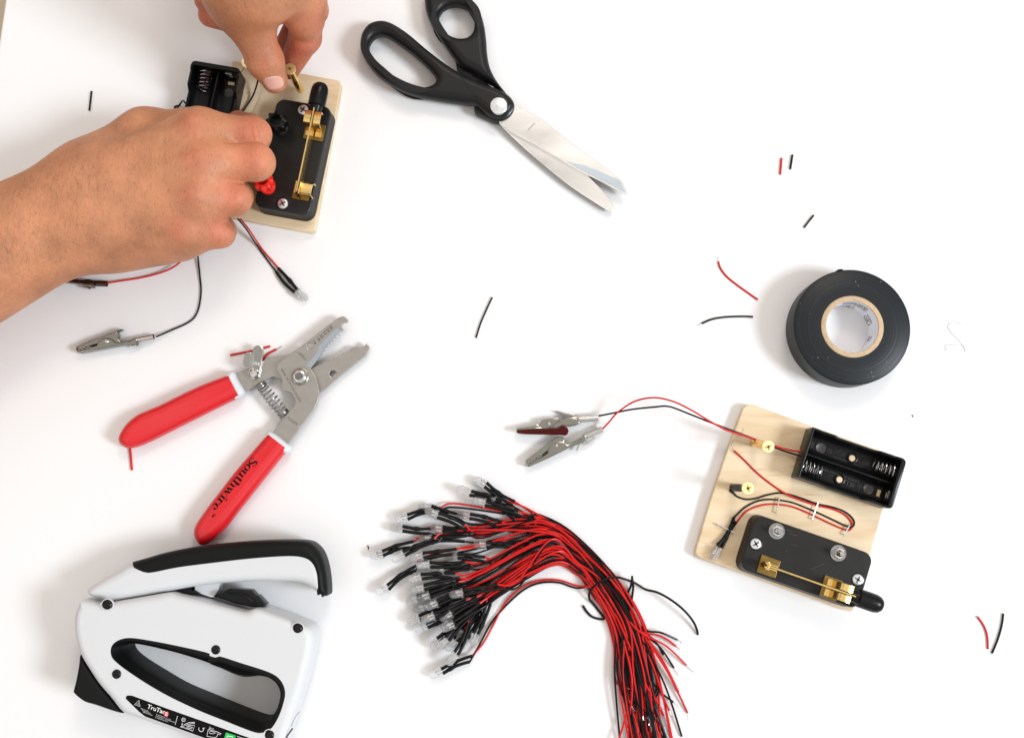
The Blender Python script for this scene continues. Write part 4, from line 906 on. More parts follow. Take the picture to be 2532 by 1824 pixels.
    for (u, v_, col) in ((-21.9, -11.1, M_redknob), (16.0, -10.8, M_blackp)):
        q = fr(u, V_(v_)); zt = Z
        if not knobs:
            nut = lathe('nut', [(.0030, zt), (.0036, zt), (.0036, zt + .0022), (.0031, zt + .0028), (.0022, zt + .0028)], q, M_zinc, base, seg=6, angle=20)
            lathe('washer', [(.0030, zt + .0003), (.0047, zt + .0004), (.0047, zt + .0001)], q, M_spring, nut, seg=24)
            th_ = [(.0021, zt + .001)]
            for k in range(6): th_ += [(.0018, zt + .0028 + k * .00072), (.0016, zt + .00316 + k * .00072)]
            th_ += [(.0014, zt + .0074), (0, zt + .0074)]
            lathe('threaded_post', th_, q, M_chrome, nut, seg=18, angle=20)
        else:
            hk = zt + .0065; top_ = zt + .0150; P = []; pr_ = []
            lathe('threaded_post', [(.0018, zt), (.0018, hk - .001), (0, hk - .001)], q, M_chrome, base, seg=14)
            vv = []; seg = 64; prof = [(0.55, hk - .003, 0), (0.60, hk - .002, 0), (.78, hk, 1), (1, hk + .0008, 1), (1, top_ - .0008, 1), (.86, top_, .4), (.62, top_ + .0002, 0), (.60, top_ - .005, 0), (.02, top_ - .0052, 0)]
            for (rr, z, am) in prof:
                for k in range(seg):
                    a = 2 * math.pi * k / seg; r_ = .0056 * rr * (1 + .12 * am * (math.tanh(3 * math.cos(8 * a)))); vv.append((q.x + r_ * math.cos(a), q.y + r_ * math.sin(a), z))
            f = [(i * seg + k, i * seg + (k + 1) % seg, (i + 1) * seg + (k + 1) % seg, (i + 1) * seg + k) for i in range(len(prof) - 1) for k in range(seg)]
            MB().add(vv, f).build('knob', col, base, angle=35)
            lathe('collar', [(.0048, zt), (.0048, zt + .002), (.0030, zt + .0026), (.0030, hk)], q, M_dark if col is M_blackp else col, base, seg=24)
    return base
def battery_holder(parent, fr, springs, writing=True, z0=ZT, H=14.0):
    LU, LV = 58.5, 31.0; z1 = z0 + H; th = 1.3
    plate_ = lambda nm, u0, u1, v0, v1, a, b, par, mt=M_blackp, bv=.0004, r=.3: plate(nm, [[fr(u, v) for u, v in rrect(u1 - u0, v1 - v0, r, 3, (u0 + u1) / 2, (v0 + v1) / 2)]], a * .001, b * .001, mt, par, bevel=bv)
    holes = [[fr(u, v) for u, v in circ(0, 7.4, 1.7, 18)], [fr(u, v) for u, v in circ(-.5, -7.4, 1.7, 18)]]
    me = MB()
    # trough: cross-section across v, swept along u, with raised flaps mid-length
    def sec(u):
        e = abs(u) / (LU / 2)
        lip = H if e > .80 else (H - 5.2 if e < .38 else H - 5.2 + 4.2 * min(1, max(0, (e - .38) / .10)))
        pts_ = [(-LV / 2, 0), (-LV / 2, lip * .5), (-LV / 2, lip), (-LV / 2 + th, lip)]
        for k in range(1, 12):
            a = math.pi * k / 12; pts_.append((-7.2 - 6.9 * math.cos(a), max(1.6, 7.6 - 6.9 * math.sin(a) * .95) if True else 0))
        pts_ += [(-.5, 7.4), (.5, 7.4)]
        for k in range(1, 12):
            a = math.pi * k / 12; pts_.append((7.2 - 6.9 * math.cos(a), max(1.6, 7.6 - 6.9 * math.sin(a) * .95)))
        pts_ += [(LV / 2 - th, lip), (LV / 2, lip), (LV / 2, lip * .5), (LV / 2, 0)]
        return pts_
    us = [-LU / 2 + .3 + (LU - 3.0) * k / 50 for k in range(51)]
    S = [sec(u) for u in us]; m_ = len(S[0]); v = [fr(u, q[0], z0 + .05 + q[1]) for u, s_ in zip(us, S) for q in s_]; f = []
    for i in range(len(us) - 1):
        for k in range(m_ - 1): f.append((i * m_ + k, i * m_ + k + 1, (i + 1) * m_ + k + 1, (i + 1) * m_ + k))
    me.add(v, f); body = me.build('battery_holder', M_blackp, parent, angle=30)
    for s_ in (-1, 1):                                   # end walls
        u0, u1 = (LU / 2 - 2.9, LU / 2) if s_ > 0 else (-LU / 2, -LU / 2 + 1.6)
        if s_ > 0:
            R_ = 2.8; ew = [(u0, -LV / 2)] + [(u1 - R_ + R_ * math.sin(math.pi / 2 * k / 6), -LV / 2 + R_ - R_ * math.cos(math.pi / 2 * k / 6)) for k in range(7)] + [(u1 - R_ + R_ * math.cos(math.pi / 2 * k / 6), LV / 2 - R_ + R_ * math.sin(math.pi / 2 * k / 6)) for k in range(7)] + [(u0, LV / 2)]
            plate('end_wall', [[fr(*q) for q in ew]], (z0 + .02) * .001, (z1 + .25) * .001, M_blackp, body, bevel=.0005)
        else: plate_('end_wall', u0, u1, -LV / 2, LV / 2, z0 + .02, z1 + .25, body, bv=.0005, r=.75)
    for (cu, cv) in ((2.0, -7.4), (-1.5, 7.4)):          # screw bosses showing the plywood
        q = fr(cu, cv); zz = (z0 + 1.7) * .001
        lathe('boss', [(.0033, zz), (.0031, zz + .0010), (.0025, zz + .0012), (.0019, zz + .0006), (.0018, zz + .0002)], q, M_blackp, body, seg=24)
        lathe('boss_hole', [(.0019, zz + .0004), (0, zz + .0004)], q, M_wood, body, seg=24)
    for (cu, cv) in ((-17.5, -7.0), (16.5, 7.0)):
        lathe('moulding_mark', [(.0031, (z0 + 1.7) * .001), (.0031, (z0 + 1.95) * .001), (.0028, (z0 + 1.8) * .001), (0, (z0 + 1.8) * .001)], fr(cu, cv), M_blackrelief, body, seg=30)
    for (end, sv) in springs:
        a = fr(end * (LU / 2 - (2.9 if end > 0 else 1.6)), sv, z0 + 7.6); b = fr(end * (LU / 2 - 15.0), sv, z0 + 7.0)
        MB().add(*tube_vf(helix(a, b, lambda h: .0052 - .0018 * h, 5.3, n=18), .00042, 7)).build('contact_spring', M_spring, body)
        t_ = -end; plate_('contact_tab', *sorted((t_ * (LU / 2 - (2.9 if t_ > 0 else 1.6)), t_ * (LU / 2 - (3.6 if t_ > 0 else 2.3)))), sv - 2.2, sv + 2.2, z0 + 4.5, z0 + 10, body, M_chrome, .00015, .1)
        plate_('slot', t_ * (LU / 2 - 6.2) - 1.0, t_ * (LU / 2 - 6.2) + 1.0, sv + (-3.2 if sv < 0 else -2.0), sv + (2.0 if sv < 0 else 3.2), z0 + 1.60, z0 + 1.72, body, M_wood if sv > 0 else M_dark, .00003, .2)
    if writing:
        w = MB(); zz = (z0 + 1.86)
        def tx(s_, u, v_, wd, hh):
            vs_, fs = text_vf(s_, .012); x1 = max(q[0] for q in vs_)
            w.add([fr(u + q[0] / x1 * wd, v_ - q[1] / .7 * hh if fr.flip is False and True else v_ - q[1] / .7 * hh, zz) for q in vs_], fs)
        tx('1.5V', 6.0, -5.6, 5.5, 1.9); tx('OR UM-3X2', -4.0, -2.5, 14.5, 1.9); tx('SIZE AAX2 OR EQUIV', -13.5, 5.1, 24, 1.9); tx('1.5V', 3.0, 9.2, 5.5, 1.9)
        for (a, b, c, d) in ((-9, 9.5, -11.2, -4.6), (-8, 8.0, 6.6, 11.4)):
            P = [fr(a, c, zz), fr(b, c, zz), fr(b, d, zz), fr(a, d, zz)]; w.add(*ribbon_vf([tuple(p) for p in P], .0002, True))
        for (u, v_, p) in ((-12.2, -7.0, 1), (11.5, -7.2, 0), (-18.5, 7.6, 0), (11.2, 7.4, 1)):
            P = [tuple(fr(u + 1.4 * math.cos(k * .45), v_ + 1.4 * math.sin(k * .45), zz)) for k in range(14)]; w.add(*ribbon_vf(P, .0002, True)); w.add(*ribbon_vf([tuple(fr(u - .8, v_, zz)), tuple(fr(u + .8, v_, zz))], .00025))
            if p: w.add(*ribbon_vf([tuple(fr(u, v_ - .8, zz)), tuple(fr(u, v_ + .8, zz))], .00025))
        P = [fr(-8.2, -8.0, zz), fr(-5.6, -6.4, zz), fr(-3.0, -8.0, zz), fr(-5.6, -9.6, zz)]; w.add(*ribbon_vf([tuple(p) for p in P], .0002, True))
        w.build('moulded_writing', M_blackrelief, body, smooth=False)
    return body
def frame(crop, tl, tr, br, bl, z, flip=False):
    a, b, c, d = (crop(*p, z) for p in (tl, tr, br, bl)); o = (a + b + c + d) / 4; o.z = 0
    fr = Fr(o, (b + c - a - d)); fr.flip = flip
    if not flip: fr.e2 = -fr.e2                          # v grows down the picture
    fr.L = ((b - a).length + (c - d).length) * 500, ((d - a).length + (c - b).length) * 500
    return fr
def brass_fastener(name, c, z0, z1, parent, sleeve=None, head_c=None):
    """upright brass post with a countersunk cross head; c = foot, head_c = head centre (xy)"""
    h = head_c if head_c is not None else c; a = Vector((c.x, c.y, z0)); b = Vector((h.x, h.y, z1)); ax = (b - a).normalized(); L = (b - a).length
    o = lathe(name, [(0, 0), (.0021, 0), (.0023, .0003), (.0023, L * .52), (.0018, L * .56), (.0018, L - .0028), (.0022, L - .0022)], a, M_brass if sleeve is None else sleeve, parent, axis=ax, seg=20, angle=30)
    hd = lathe('head', [(.0019, L - .0026), (.0036, L - .0008), (.0037, L - .0004), (.0035, L), (0, L + .0001)], a, M_brassl, o, axis=ax, seg=30, angle=30)
    cs = MB(); q = a + ax * (L + .00016); phillips(cs, q, .0021, q.z, .35 if parent is not None else .6, 0, .5); cs.build('cross_slot', M_slot, hd, smooth=False)
    return o
M_brassl = material('bright_brass', (0.95, 0.78, 0.40), 0.32, metal=0.75)
def alligator(parent, crop, low, upp, pivot, barrel, zs, bits, clamp, red=None, teeth=None, name='alligator_clip', mt=None):
    global M_clip
    keep = M_clip; M_clip = mt or M_clip; g = _alligator(parent, crop, low, upp, pivot, barrel, zs, bits, clamp, red, teeth, name); M_clip = keep; return g
def _alligator(parent, crop, low, upp, pivot, barrel, zs, bits, clamp, red=None, teeth=None, name='alligator_clip'):
    """low/upp: outlines of the two jaws; barrel: (x0,y0,x1,y1,r) in crop px; zs: base height"""
    g = plate(name, [crop.pts(low, zs + 5)], (zs + .3) * .001, (zs + 6.2) * .001, M_clip, parent, bevel=.0006, res=2)
    plate('jaw', [crop.pts(upp, zs + 5)], (zs + .9) * .001, (zs + 5.4) * .001, M_clip, g, bevel=.0005)
    p = crop(*pivot, zs + 6.5); p.z = 0
    lathe('rivet', [(0, (zs + 7.2) * .001), (.0008, (zs + 7.15) * .001), (.0012, (zs + 6.8) * .001), (.0013, (zs + 6.0) * .001)], p, M_chrome, g, seg=18)
    a, b = crop(barrel[0], barrel[1], zs + 3.2), crop(barrel[2], barrel[3], zs + 3.2); L = (b - a).length; r = barrel[4] / crop.k * .00024
    lathe('barrel', [(r * .7, -.0006), (r, 0), (r, L), (r * .86, L), (r * .84, L - .004), (.0001, L - .0041)], a, M_chrome if M_clip is not M_clipdk else M_clipdk, g, axis=(b - a), seg=24)
    if clamp: plate('crimp', [crop.pts(clamp, zs + 6)], (zs + 1.5) * .001, (zs + 6.6) * .001, M_clip, g, bevel=.0008)
    for bt in bits:
        tube('crimp_tooth', crop.pts(bt, zs + 3), [.0007, .0009, .0006, .0003][:1] * 1 and .0007, M_chrome, g, 6, True, 4)
    if red: plate('lever_inside', [crop.pts(red, zs + 7)], (zs + 6.21) * .001, (zs + 6.8) * .001, M_clipred, g, bevel=.0003)
    if teeth:
        mb = MB(); P = crop.pts(teeth, zs + 6.45); mb.add(*ribbon_vf([tuple(p_) for p_ in P], .0003)); mb.build('teeth', M_chrome, g, smooth=False)
    return g
def led_part(parent, F, d, z_axis_tilt=0.0, name='bulb', scale=1.0):
    """F = flange centre (world), d = direction of the dome (unit)"""
    s = .001 * scale; R = 2.45
    b = lathe(name, [(0, 0), (2.9 * s, 0), (2.95 * s, .15 * s), (2.95 * s, .9 * s), (R * s, 1.0 * s), (R * s, 5.9 * s), (2.28 * s, 6.8 * s), (1.85 * s, 7.7 * s), (1.1 * s, 8.35 * s), (0, 8.6 * s)], F, M_led, parent, axis=d, seg=20, angle=30)
    u = Vector(d).cross(Vector((0, 0, 1))).normalized(); mb = MB(); d = Vector(d)
    for (o_, l, w) in ((-.85, 3.6, .55), (.75, 4.3, .9)):
        p0 = F + d * .2 * s + u * o_ * s; p1 = F + d * l * s + u * o_ * s * .9; up = Vector((0, 0, .25 * s))
        q = [p0 - u * .22 * s, p0 + u * .22 * s, p1 + u * w * s, p1 - u * w * s * .5]
        mb.add([a - up for a in q] + [a + up for a in q], [(0, 1, 2, 3), (7, 6, 5, 4), (0, 4, 5, 1), (1, 5, 6, 2), (2, 6, 7, 3), (3, 7, 4, 0)])
    mb.build('lead_frame', M_chrome, b, smooth=False); return b
def sleeve_path(a, b, bow, n=9):
    a, b = Vector(a), Vector(b); t = (b - a).normalized(); nn = t.cross(Vector((0, 0, 1))).normalized()
    return [a.lerp(b, k / n) + nn * bow * math.sin(math.pi * k / n) for k in range(n + 1)]
def sleeve(parent, a, b, bow=0.0, r=.00098, bulge=.55):
    P = sleeve_path(a, b, bow, 14); R = [r * (1 + .42 * math.exp(-((k / 14 - bulge) / .09) ** 2) - .08 * (k / 14)) for k in range(15)]
    return MB().add(*tube_vf(P, R, 10)).build('sleeve', M_sleeve, parent, angle=50)

# ---------------------------------------------------------------- finished board
cb = thing('circuit_board', B6(1330, 300, 0), 'finished wooden board carrying black battery holder, knife switch and stapled red and black wires', 'circuit board')
bd = [(1398, 219), (1380, 232), (1370, 255), (1290, 470), (1205, 720), (1126, 985), (1122, 1008), (1136, 1026), (1160, 1040), (1940, 1318), (1956, 1320), (1970, 1306), (2010, 1180), (2120, 790), (2230, 515), (2222, 500), (2190, 490), (1800, 352), (1450, 222), (1420, 214)]
plate('board', [A6.pts(bd, ZT)], .0003, ZT * .001, M_wood, cb, bevel=.0006, res=2)
plate('board_core', [A6.pts([(p[0] + (1 if p[0] < 1650 else -1), p[1] + (1 if p[1] < 700 else -1)) for p in bd], ZT)], .0001, .0030, M_woodedge, cb, bevel=.0003)
fs = frame(B6, (790, 150), (2075, 590), (1885, 1205), (600, 745), ZT + 12)
# corners are rounded in the picture, so the frame is the full rectangle
knife_switch(cb, fs, 72.5, 33.5, False)
fb = frame(B5, (1050, 88), (2150, 470), (1975, 1065), (885, 690), ZT + 14)
battery_holder(cb, fb, [(1, -7.3), (-1, 7.3)])
scr = MB()                                              # scuffs on the switch, painted pale in place of blotchy reflections
for (x0, y0, x1, y1) in ((850, 225, 870, 260), (1100, 310, 1180, 330), (1150, 350, 1230, 380), (1160, 470, 1225, 490), (1100, 540, 1130, 560), (1420, 740, 1540, 690), (1380, 745, 1430, 755), (1780, 630, 1800, 640), (1240, 290, 1330, 330)):
    line(scr, B6, [(x0, y0), ((x0 + x1) / 2, (y0 + y1) / 2 + 4), (x1, y1)], .10, ZT + 12.06)
scr.build('scuff_glint', M_scuffglint, cb, smooth=False)
ZW = ZT + .55
# battery leads to the clips: rise off the board, then run to the left
lead('wire', A6.pts([(1690, 464, ZT + 5), (1640, 462, ZT + 4), (1540, 435, ZT + 5), (1420, 395, 12), (1290, 352, 16), (1200, 305, 19), (1100, 245, 22), (1000, 198, 23), (900, 179, 21), (800, 198, 16), (710, 255, 10), (660, 310, 6), (625, 347, 4)]), M_redw, cb, .00056)
lead('wire', A6.pts([(1685, 490, ZT + 4), (1600, 465, ZT + 2), (1500, 425, ZT + 4), (1400, 385, 11), (1280, 340, 15), (1180, 302, 18), (1080, 262, 20), (980, 226, 21), (900, 229, 19), (780, 242, 14), (680, 262, 8), (606, 276, 4)]), M_blackw, cb, .00056)
brass_fastener('brass_fastener', B5(312, 268, ZT), .006, .0345, cb, None, B5(492, 314, 34.5))
brass_fastener('brass_fastener', B5(60, 812, ZT), .006, .0345, cb, M_blackp, B5(245, 822, 34.5))
tube('solder_tip', B5.pts([(50, 810, 8), (30, 850, 6.8), (70, 880, 6.6)]), [.0007, .0010, .0006] and .0007, M_blackp, cb, 8, True, 5)
# the stapled lead: red and black pair with its LED
lead('wire', B5.pts([(62, 868, 7), (110, 920, ZW), (220, 956, ZW), (340, 945, ZW), (460, 908, ZW), (570, 884, ZW), (640, 880, ZW + .3), (740, 895, ZW), (900, 945, ZW), (1090, 1012, ZW), (1260, 1048, ZW), (1400, 1095, ZW), (1500, 1165, ZW), (1540, 1235, ZW), (1518, 1290, ZW + .6), (1450, 1285, ZW + .6), (1300, 1215, ZW), (1130, 1135, ZW), (980, 1070, ZW), (800, 1000, ZW), (640, 968, ZW), (480, 958, ZW), (340, 985, ZW), (200, 1060, ZW), (90, 1160, ZW), (60, 1195, ZW)]), M_blackw, cb, .00052, 6)
lead('wire', B5.pts([(75, 362, ZT + 1.2), (200, 478, ZW), (330, 610, ZW), (460, 720, ZW), (600, 822, ZW), (720, 895, ZW + 1.1), (900, 970, ZW + .3), (1090, 1030, ZW), (1260, 1070, ZW), (1390, 1122, ZW), (1480, 1195, ZW), (1515, 1275, ZW), (1490, 1325, ZW), (1430, 1325, ZW), (1280, 1265, ZW), (1100, 1180, ZW), (940, 1105, ZW), (780, 1045, ZW), (620, 1018, ZW), (470, 1018, ZW), (330, 1050, ZW), (200, 1120, ZW), (105, 1240, ZW)]), M_redw, cb, .00052, 6)
tube('bare_strand', B5.pts([(75, 362, ZT + 1.2), (50, 320, 8), (45, 275, 8.5), (90, 215, 9), (160, 150, 10), (185, 120, 11), (180, 84, 12)]), .00012, M_clip, cb, 5, True, 6)
fl_ = B6(345, 515, ZT + 2.9); dl_ = (B6(285, 640, ZT + 2.7) - fl_).normalized()
fl_ = fl_ - dl_ * .0
led_part(cb, fl_, dl_)
sleeve(cb, B6(340, 490, ZT + 2.2), B6(520, 175, ZT + .9), .0012, .00105, .02); sleeve(cb, B6(385, 515, ZT + 2.2), B6(545, 225, ZT + .9), -.0007, .00105, .35)
for (a, b) in (((330, 250), (525, 345)), ((1030, -40), (1000, 122)), ((1462, 15), (1400, 190)), ((1820, 262), (1757, 368))):   # staples
    p, q = B6(*a, ZT + 1.9), B6(*b, ZT + 1.9); dn = Vector((0, 0, -.0022))
    tube('staple', [p + dn, p + dn * .5, p, p.lerp(q, .05), p.lerp(q, .95), q, q + dn * .5, q + dn], .00036, M_zinc, cb, 6, True, 3)
alligator(cb, B4, [(115, 620), (160, 590), (250, 575), (450, 545), (520, 515), (560, 560), (640, 585), (700, 590), (800, 560), (860, 500), (900, 470), (1000, 420), (1280, 370), (1330, 500), (1230, 540), (1120, 560), (1060, 560), (960, 560), (880, 590), (400, 625), (160, 640)],
          [(130, 630), (160, 590), (280, 572), (560, 540), (600, 440), (760, 410), (900, 400), (950, 440), (880, 500), (800, 570), (600, 620), (300, 640), (150, 660)], (742, 508), (1290, 425, 1650, 398, 62), 0.4, [], [(900, 490), (960, 420), (1100, 385), (1230, 400), (1310, 430), (1320, 490), (1230, 540), (1080, 555), (960, 540)],
          red=[(130, 640), (200, 625), (600, 605), (880, 592), (960, 556), (1020, 548), (1080, 580), (1108, 640), (1090, 700), (1040, 732), (960, 722), (700, 712), (300, 706), (160, 690), (128, 665)])
plate('thumb_lever', [B4.pts([(835, 285), (880, 272), (970, 282), (1040, 310), (1180, 335), (1290, 362), (1180, 362), (1060, 350), (1010, 365), (940, 320)], 3)], .0015, .0030, M_clip, cb, bevel=.0003)
alligator(cb, B4, [(320, 1290), (345, 1315), (375, 1310), (700, 1165), (960, 1040), (1100, 965), (1290, 885), (1390, 840), (1460, 800), (1400, 745), (1320, 780), (1200, 840), (1085, 905), (1040, 870), (960, 840), (860, 845), (780, 890), (730, 960), (710, 1060), (640, 1110), (560, 1150), (480, 1190), (400, 1240)],
          [(298, 1222), (330, 1245), (420, 1205), (560, 1120), (600, 1110), (640, 1060), (700, 1020), (800, 1010), (980, 900), (1020, 850), (1028, 780), (1005, 748), (950, 735), (880, 770), (600, 960), (310, 1185)], (885, 915), (1395, 755, 1730, 615, 62), 0.4,
          [[(1300, 900), (1290, 960), (1260, 1010)], [(1340, 880), (1390, 900), (1470, 850)], [(1390, 870), (1440, 890), (1600, 770)]], [(1320, 780), (1400, 730), (1470, 745), (1440, 810), (1380, 850), (1310, 850)],
          teeth=[(340, 1270), (365, 1215), (400, 1230), (430, 1190), (460, 1200), (480, 1160), (515, 1172), (535, 1125), (570, 1138), (595, 1105)])

# ---------------------------------------------------------------- board being built
ub = thing('circuit_board', A1(1750, 900, 0), 'half built wooden board under the hands with battery holder and knife switch', 'circuit board')
bu = [(1440, 385), (1455, 378), (1500, 388), (2095, 498), (2112, 508), (2120, 528), (2035, 1000), (1955, 1430), (1930, 1440), (1500, 1362), (1300, 1325), (1275, 1318)]
plate('board', [A1.pts(bu, ZT)], .0003, ZT * .001, M_wood, ub, bevel=.0006, res=2)
plate('board_core', [A1.pts([(p[0] + (1 if p[0] < 1650 else -1), p[1] + (1 if p[1] < 700 else -1)) for p in bu], ZT)], .0001, .0030, M_woodedge, ub, bevel=.0003)
# +u (handle end) points up the picture: corners given as left-bottom, left-top, right-top, right-bottom
fs2 = frame(B2, (228, 1425), (510, 265), (1068, 375), (850, 1515), ZT + 12)
knife_switch(ub, fs2, fs2.L[0] + .5, fs2.L[1], True)
o = B1(380, 1452, ZT + 14); fh = Fr((o.x, o.y, 0), B1(515, 875, 20) - B1(376, 1500, 20)); fh.flip = False; fh.e2 = -fh.e2
battery_holder(ub, fh, [(1, -7.3), (-1, 7.3)], writing=False)
lead('wire', B1.pts([(1070, 1070, 14), (1040, 1180, 11), (990, 1300, 8), (900, 1440, 7), (800, 1560, ZW), (700, 1650, ZW)]), M_blackw, ub, .00056)
tube('bare_strand', B1.pts([(930, 830, 22), (900, 880, 20), (850, 960, 21), (800, 1010, 22), (762, 1042, 23)]), .00022, M_clip, ub, 6, True, 6)
tube('bare_strand', B1.pts([(1150, 1120, 8), (1110, 1260, 7), (1050, 1400, 6.5), (960, 1580, 6.3)]), .00007, M_clip, ub, 5, True, 6)
tube('bare_strand', B1.pts([(1450, 1130, 9), (1430, 1280, 7), (1380, 1350, 6.4)]), .00007, M_clip, ub, 5, True, 6)
brass_fastener('brass_fastener', B1(1055, 870, ZT), .006, .030, ub, None, B1(925, 832, 30))
lead('wire', A1.pts([(1150, 640, 12), (1135, 628, 8), (1110, 660, 4), (1085, 690, .7), (1040, 760, .6)]), M_blackw, ub, .00056)
lead('wire', A1.pts([(1100, 690, 1), (1085, 665, .8), (1120, 655, 3)]), M_blackw, ub, .00056)
lead('wire', A3.pts([(905, 50, 8), (890, 95, 5), (850, 135, 4), (790, 170, 3), (700, 200, 2), (600, 222, 1.8), (500, 237, 2.4), (412, 251, 3.4)]), M_redw, ub, .00056)
lead('wire', A3.pts([(972, 30, 6), (980, 100, 2), (992, 220, .8), (998, 300, .7), (985, 400, .7), (955, 465, .7), (900, 505, .7), (820, 540, 1.2), (760, 567, 2.4), (716, 585, 3.6)]), M_blackw, ub, .00056)
alligator(ub, B13, [(125, 355), (60, 330), (-100, 300), (-60, 240), (330, 190), (400, 250), (440, 335), (560, 340), (600, 330), (660, 330), (740, 350), (750, 425), (560, 410), (380, 390)], [(-80, 300), (100, 200), (300, 120), (420, 100), (520, 150), (430, 180), (400, 260), (330, 280), (100, 340)], (355, 240), (700, 390, 945, 400, 52), 0.4,
          [[(550, 450), (620, 460), (680, 485)], [(660, 480), (700, 465), (760, 465)]], [(540, 345), (660, 335), (700, 350), (700, 420), (560, 412)], mt=M_clipdk)
alligator(ub, B13, [(445, 1440), (470, 1505), (500, 1520), (780, 1470), (1100, 1410), (1300, 1370), (1420, 1385), (1400, 1300), (1300, 1320), (1170, 1345), (1090, 1350), (1040, 1300), (960, 1275), (870, 1290), (810, 1340), (785, 1400), (700, 1420), (620, 1450), (560, 1460)],
          [(440, 1425), (500, 1460), (600, 1430), (700, 1395), (790, 1370), (960, 1370), (1100, 1370), (1170, 1345), (1120, 1280), (1130, 1220), (1110, 1180), (1195, 1140), (1180, 1130), (1120, 1145), (1030, 1190), (700, 1310), (460, 1410)], (938, 1330), (1380, 1318, 1700, 1258, 50), 0.4,
          [[(1320, 1410), (1400, 1420), (1450, 1400)], [(1400, 1400), (1470, 1395), (1495, 1380)]], [(1290, 1330), (1380, 1280), (1420, 1290), (1420, 1370), (1300, 1385)], teeth=[(480, 1470), (520, 1440), (550, 1458), (575, 1430), (610, 1448), (640, 1418), (680, 1430)])
# the fastener held by the fingers
q1, q2 = B1(1495, 922, 40.0), B1(1632, 1205, 10.5)
hf = brass_fastener('brass_fastener', Vector((q2.x, q2.y, 0)), .0105, .0402, None, None, Vector((q1.x, q1.y, 0)))
tag(hf, 'brass screw post held between thumb and forefinger above the board', 'fastener')
# ================================================================== BUNDLE OF LEDS ON LEADS
# flange x, y, dome tip x, y, sleeve end x, y, height mm, bow   (B8 crop)
BU = [(1530, 185, 1392, 108, 1872, 412, 4.5, .8), (1345, 290, 1200, 225, 1722, 402, 6, -.6), (1530, 412, 1378, 372, 1920, 535, 7, -.3), (1650, 385, 1540, 300, 1950, 640, 3, .2),
 (578, 582, 420, 606, 978, 488, 4, -1.0), (950, 560, 805, 498, 1262, 692, 8, -.8), (870, 470, 720, 465, 1255, 590, 3, .3), (1337, 572, 1165, 545, 1722, 670, 5, -.8), (518, 722, 365, 714, 905, 748, 4, .5),
 (1005, 728, 885, 718, 1400, 748, 2.6, 0), (275, 1025, 108, 1062, 662, 902, 4, -.8), (535, 1028, 392, 1112, 910, 862, 7.5, -.5), (768, 1048, 612, 1085, 1182, 1000, 7, 0), (852, 1160, 695, 1168, 1280, 1150, 6.5, .8),
 (1030, 1228, 862, 1262, 1352, 1180, 3, .3), (340, 1440, 175, 1512, 700, 1185, 4, -.9), (748, 1308, 598, 1352, 1160, 1285, 6, -.4), (780, 1440, 618, 1470, 1222, 1362, 6.6, -.5), (870, 850, 765, 842, 1300, 842, 2.8, 0),
 (1540, 920, 1400, 920, 1900, 930, 3, 0), (1190, 1052, 1080, 1050, 1520, 1090, 4, .2)]
B9o = 1281.9
for (a, b, c, d, e_, f_, z, bw) in [(1258, 222, 1090, 248, 1682, 145, 10.5, -.2), (850, 250, 712, 298, 1210, 120, 8, -.3), (945, 342, 800, 402, 1290, 200, 9, 0), (700, 290, 585, 318, 1150, 120, 4.6, 0), (800, 400, 685, 420, 1240, 250, 3, .3),
 (725, 530, 558, 585, 1080, 330, 5, 0), (910, 500, 755, 560, 1300, 330, 9, 0), (812, 622, 648, 700, 1200, 430, 5, .3), (1125, 470, 975, 545, 1430, 290, 7, 0), (1150, 600, 1000, 670, 1480, 380, 9, 0),
 (960, 800, 872, 890, 1230, 560, 5.4, -.5), (1065, 782, 950, 880, 1350, 480, 7.5, 0), (1172, 962, 1068, 1092, 1352, 600, 8, .6), (1410, 722, 1378, 862, 1570, 350, 5, .8), (1290, 770, 1235, 890, 1430, 500, 2.8, 0),
 (1165, 800, 1060, 920, 1380, 545, 2.8, 0), (1000, 1178, 838, 1242, 1375, 1008, 3.4, -.9), (1245, 660, 1170, 790, 1450, 430, 2.8, 0), (1090, 560, 1000, 640, 1390, 330, 5, 0)]:
    BU.append((a, b + B9o, c, d + B9o, e_, f_ + B9o, z, bw))
order = sorted(range(len(BU)), key=lambda i: BU[i][5] + .15 * BU[i][4] * -1)
rank = {i: k / (len(BU) - 1) for k, i in enumerate(order)}
tipo = sorted(range(len(BU)), key=lambda i: BU[i][3]); tiprank = {i: k for k, i in enumerate(tipo)}
LAB = {0: 'clear LED whose bulb is topmost in the fan, above all the other bulbs', 1: 'clear LED second from the top, its bulb just below and left of the topmost one', 2: 'clear LED whose bulb overlaps the sleeve of the second LED from the top',
 4: 'clear LED whose bulb rests on bare table left of two crossing bulbs', 5: 'clear LED lying tilted across another LED and its sleeves in the upper fan', 10: 'leftmost clear LED of the whole bundle, lying nearly level on the table',
 15: 'clear LED pointing down and left on its own, below the leftmost one', 8: 'clear LED lying level on bare table just above the leftmost LED', 13: 'clear LED with a red wire showing through its bulb', 21: 'clear LED lying on top of the black sleeves in the middle of the fan',
 37: 'lowest clear LED of the bundle on its own curved pair of wires', 33: 'second lowest clear LED, lying across the sleeves of the lowest one', 7: 'clear LED in the upper fan seen through a gap under a black wire loop', 34: 'clear LED pointing straight down at the right end of the lower fan',
 28: 'clear LED pointing down and left at the lower left corner of the fan', 26: 'clear LED just above the one at the lower left corner of the fan', 14: 'clear LED half hidden beneath the one with red wire showing through it', 30: 'clear LED seen over dark sleeves in the lower right of the fan'}
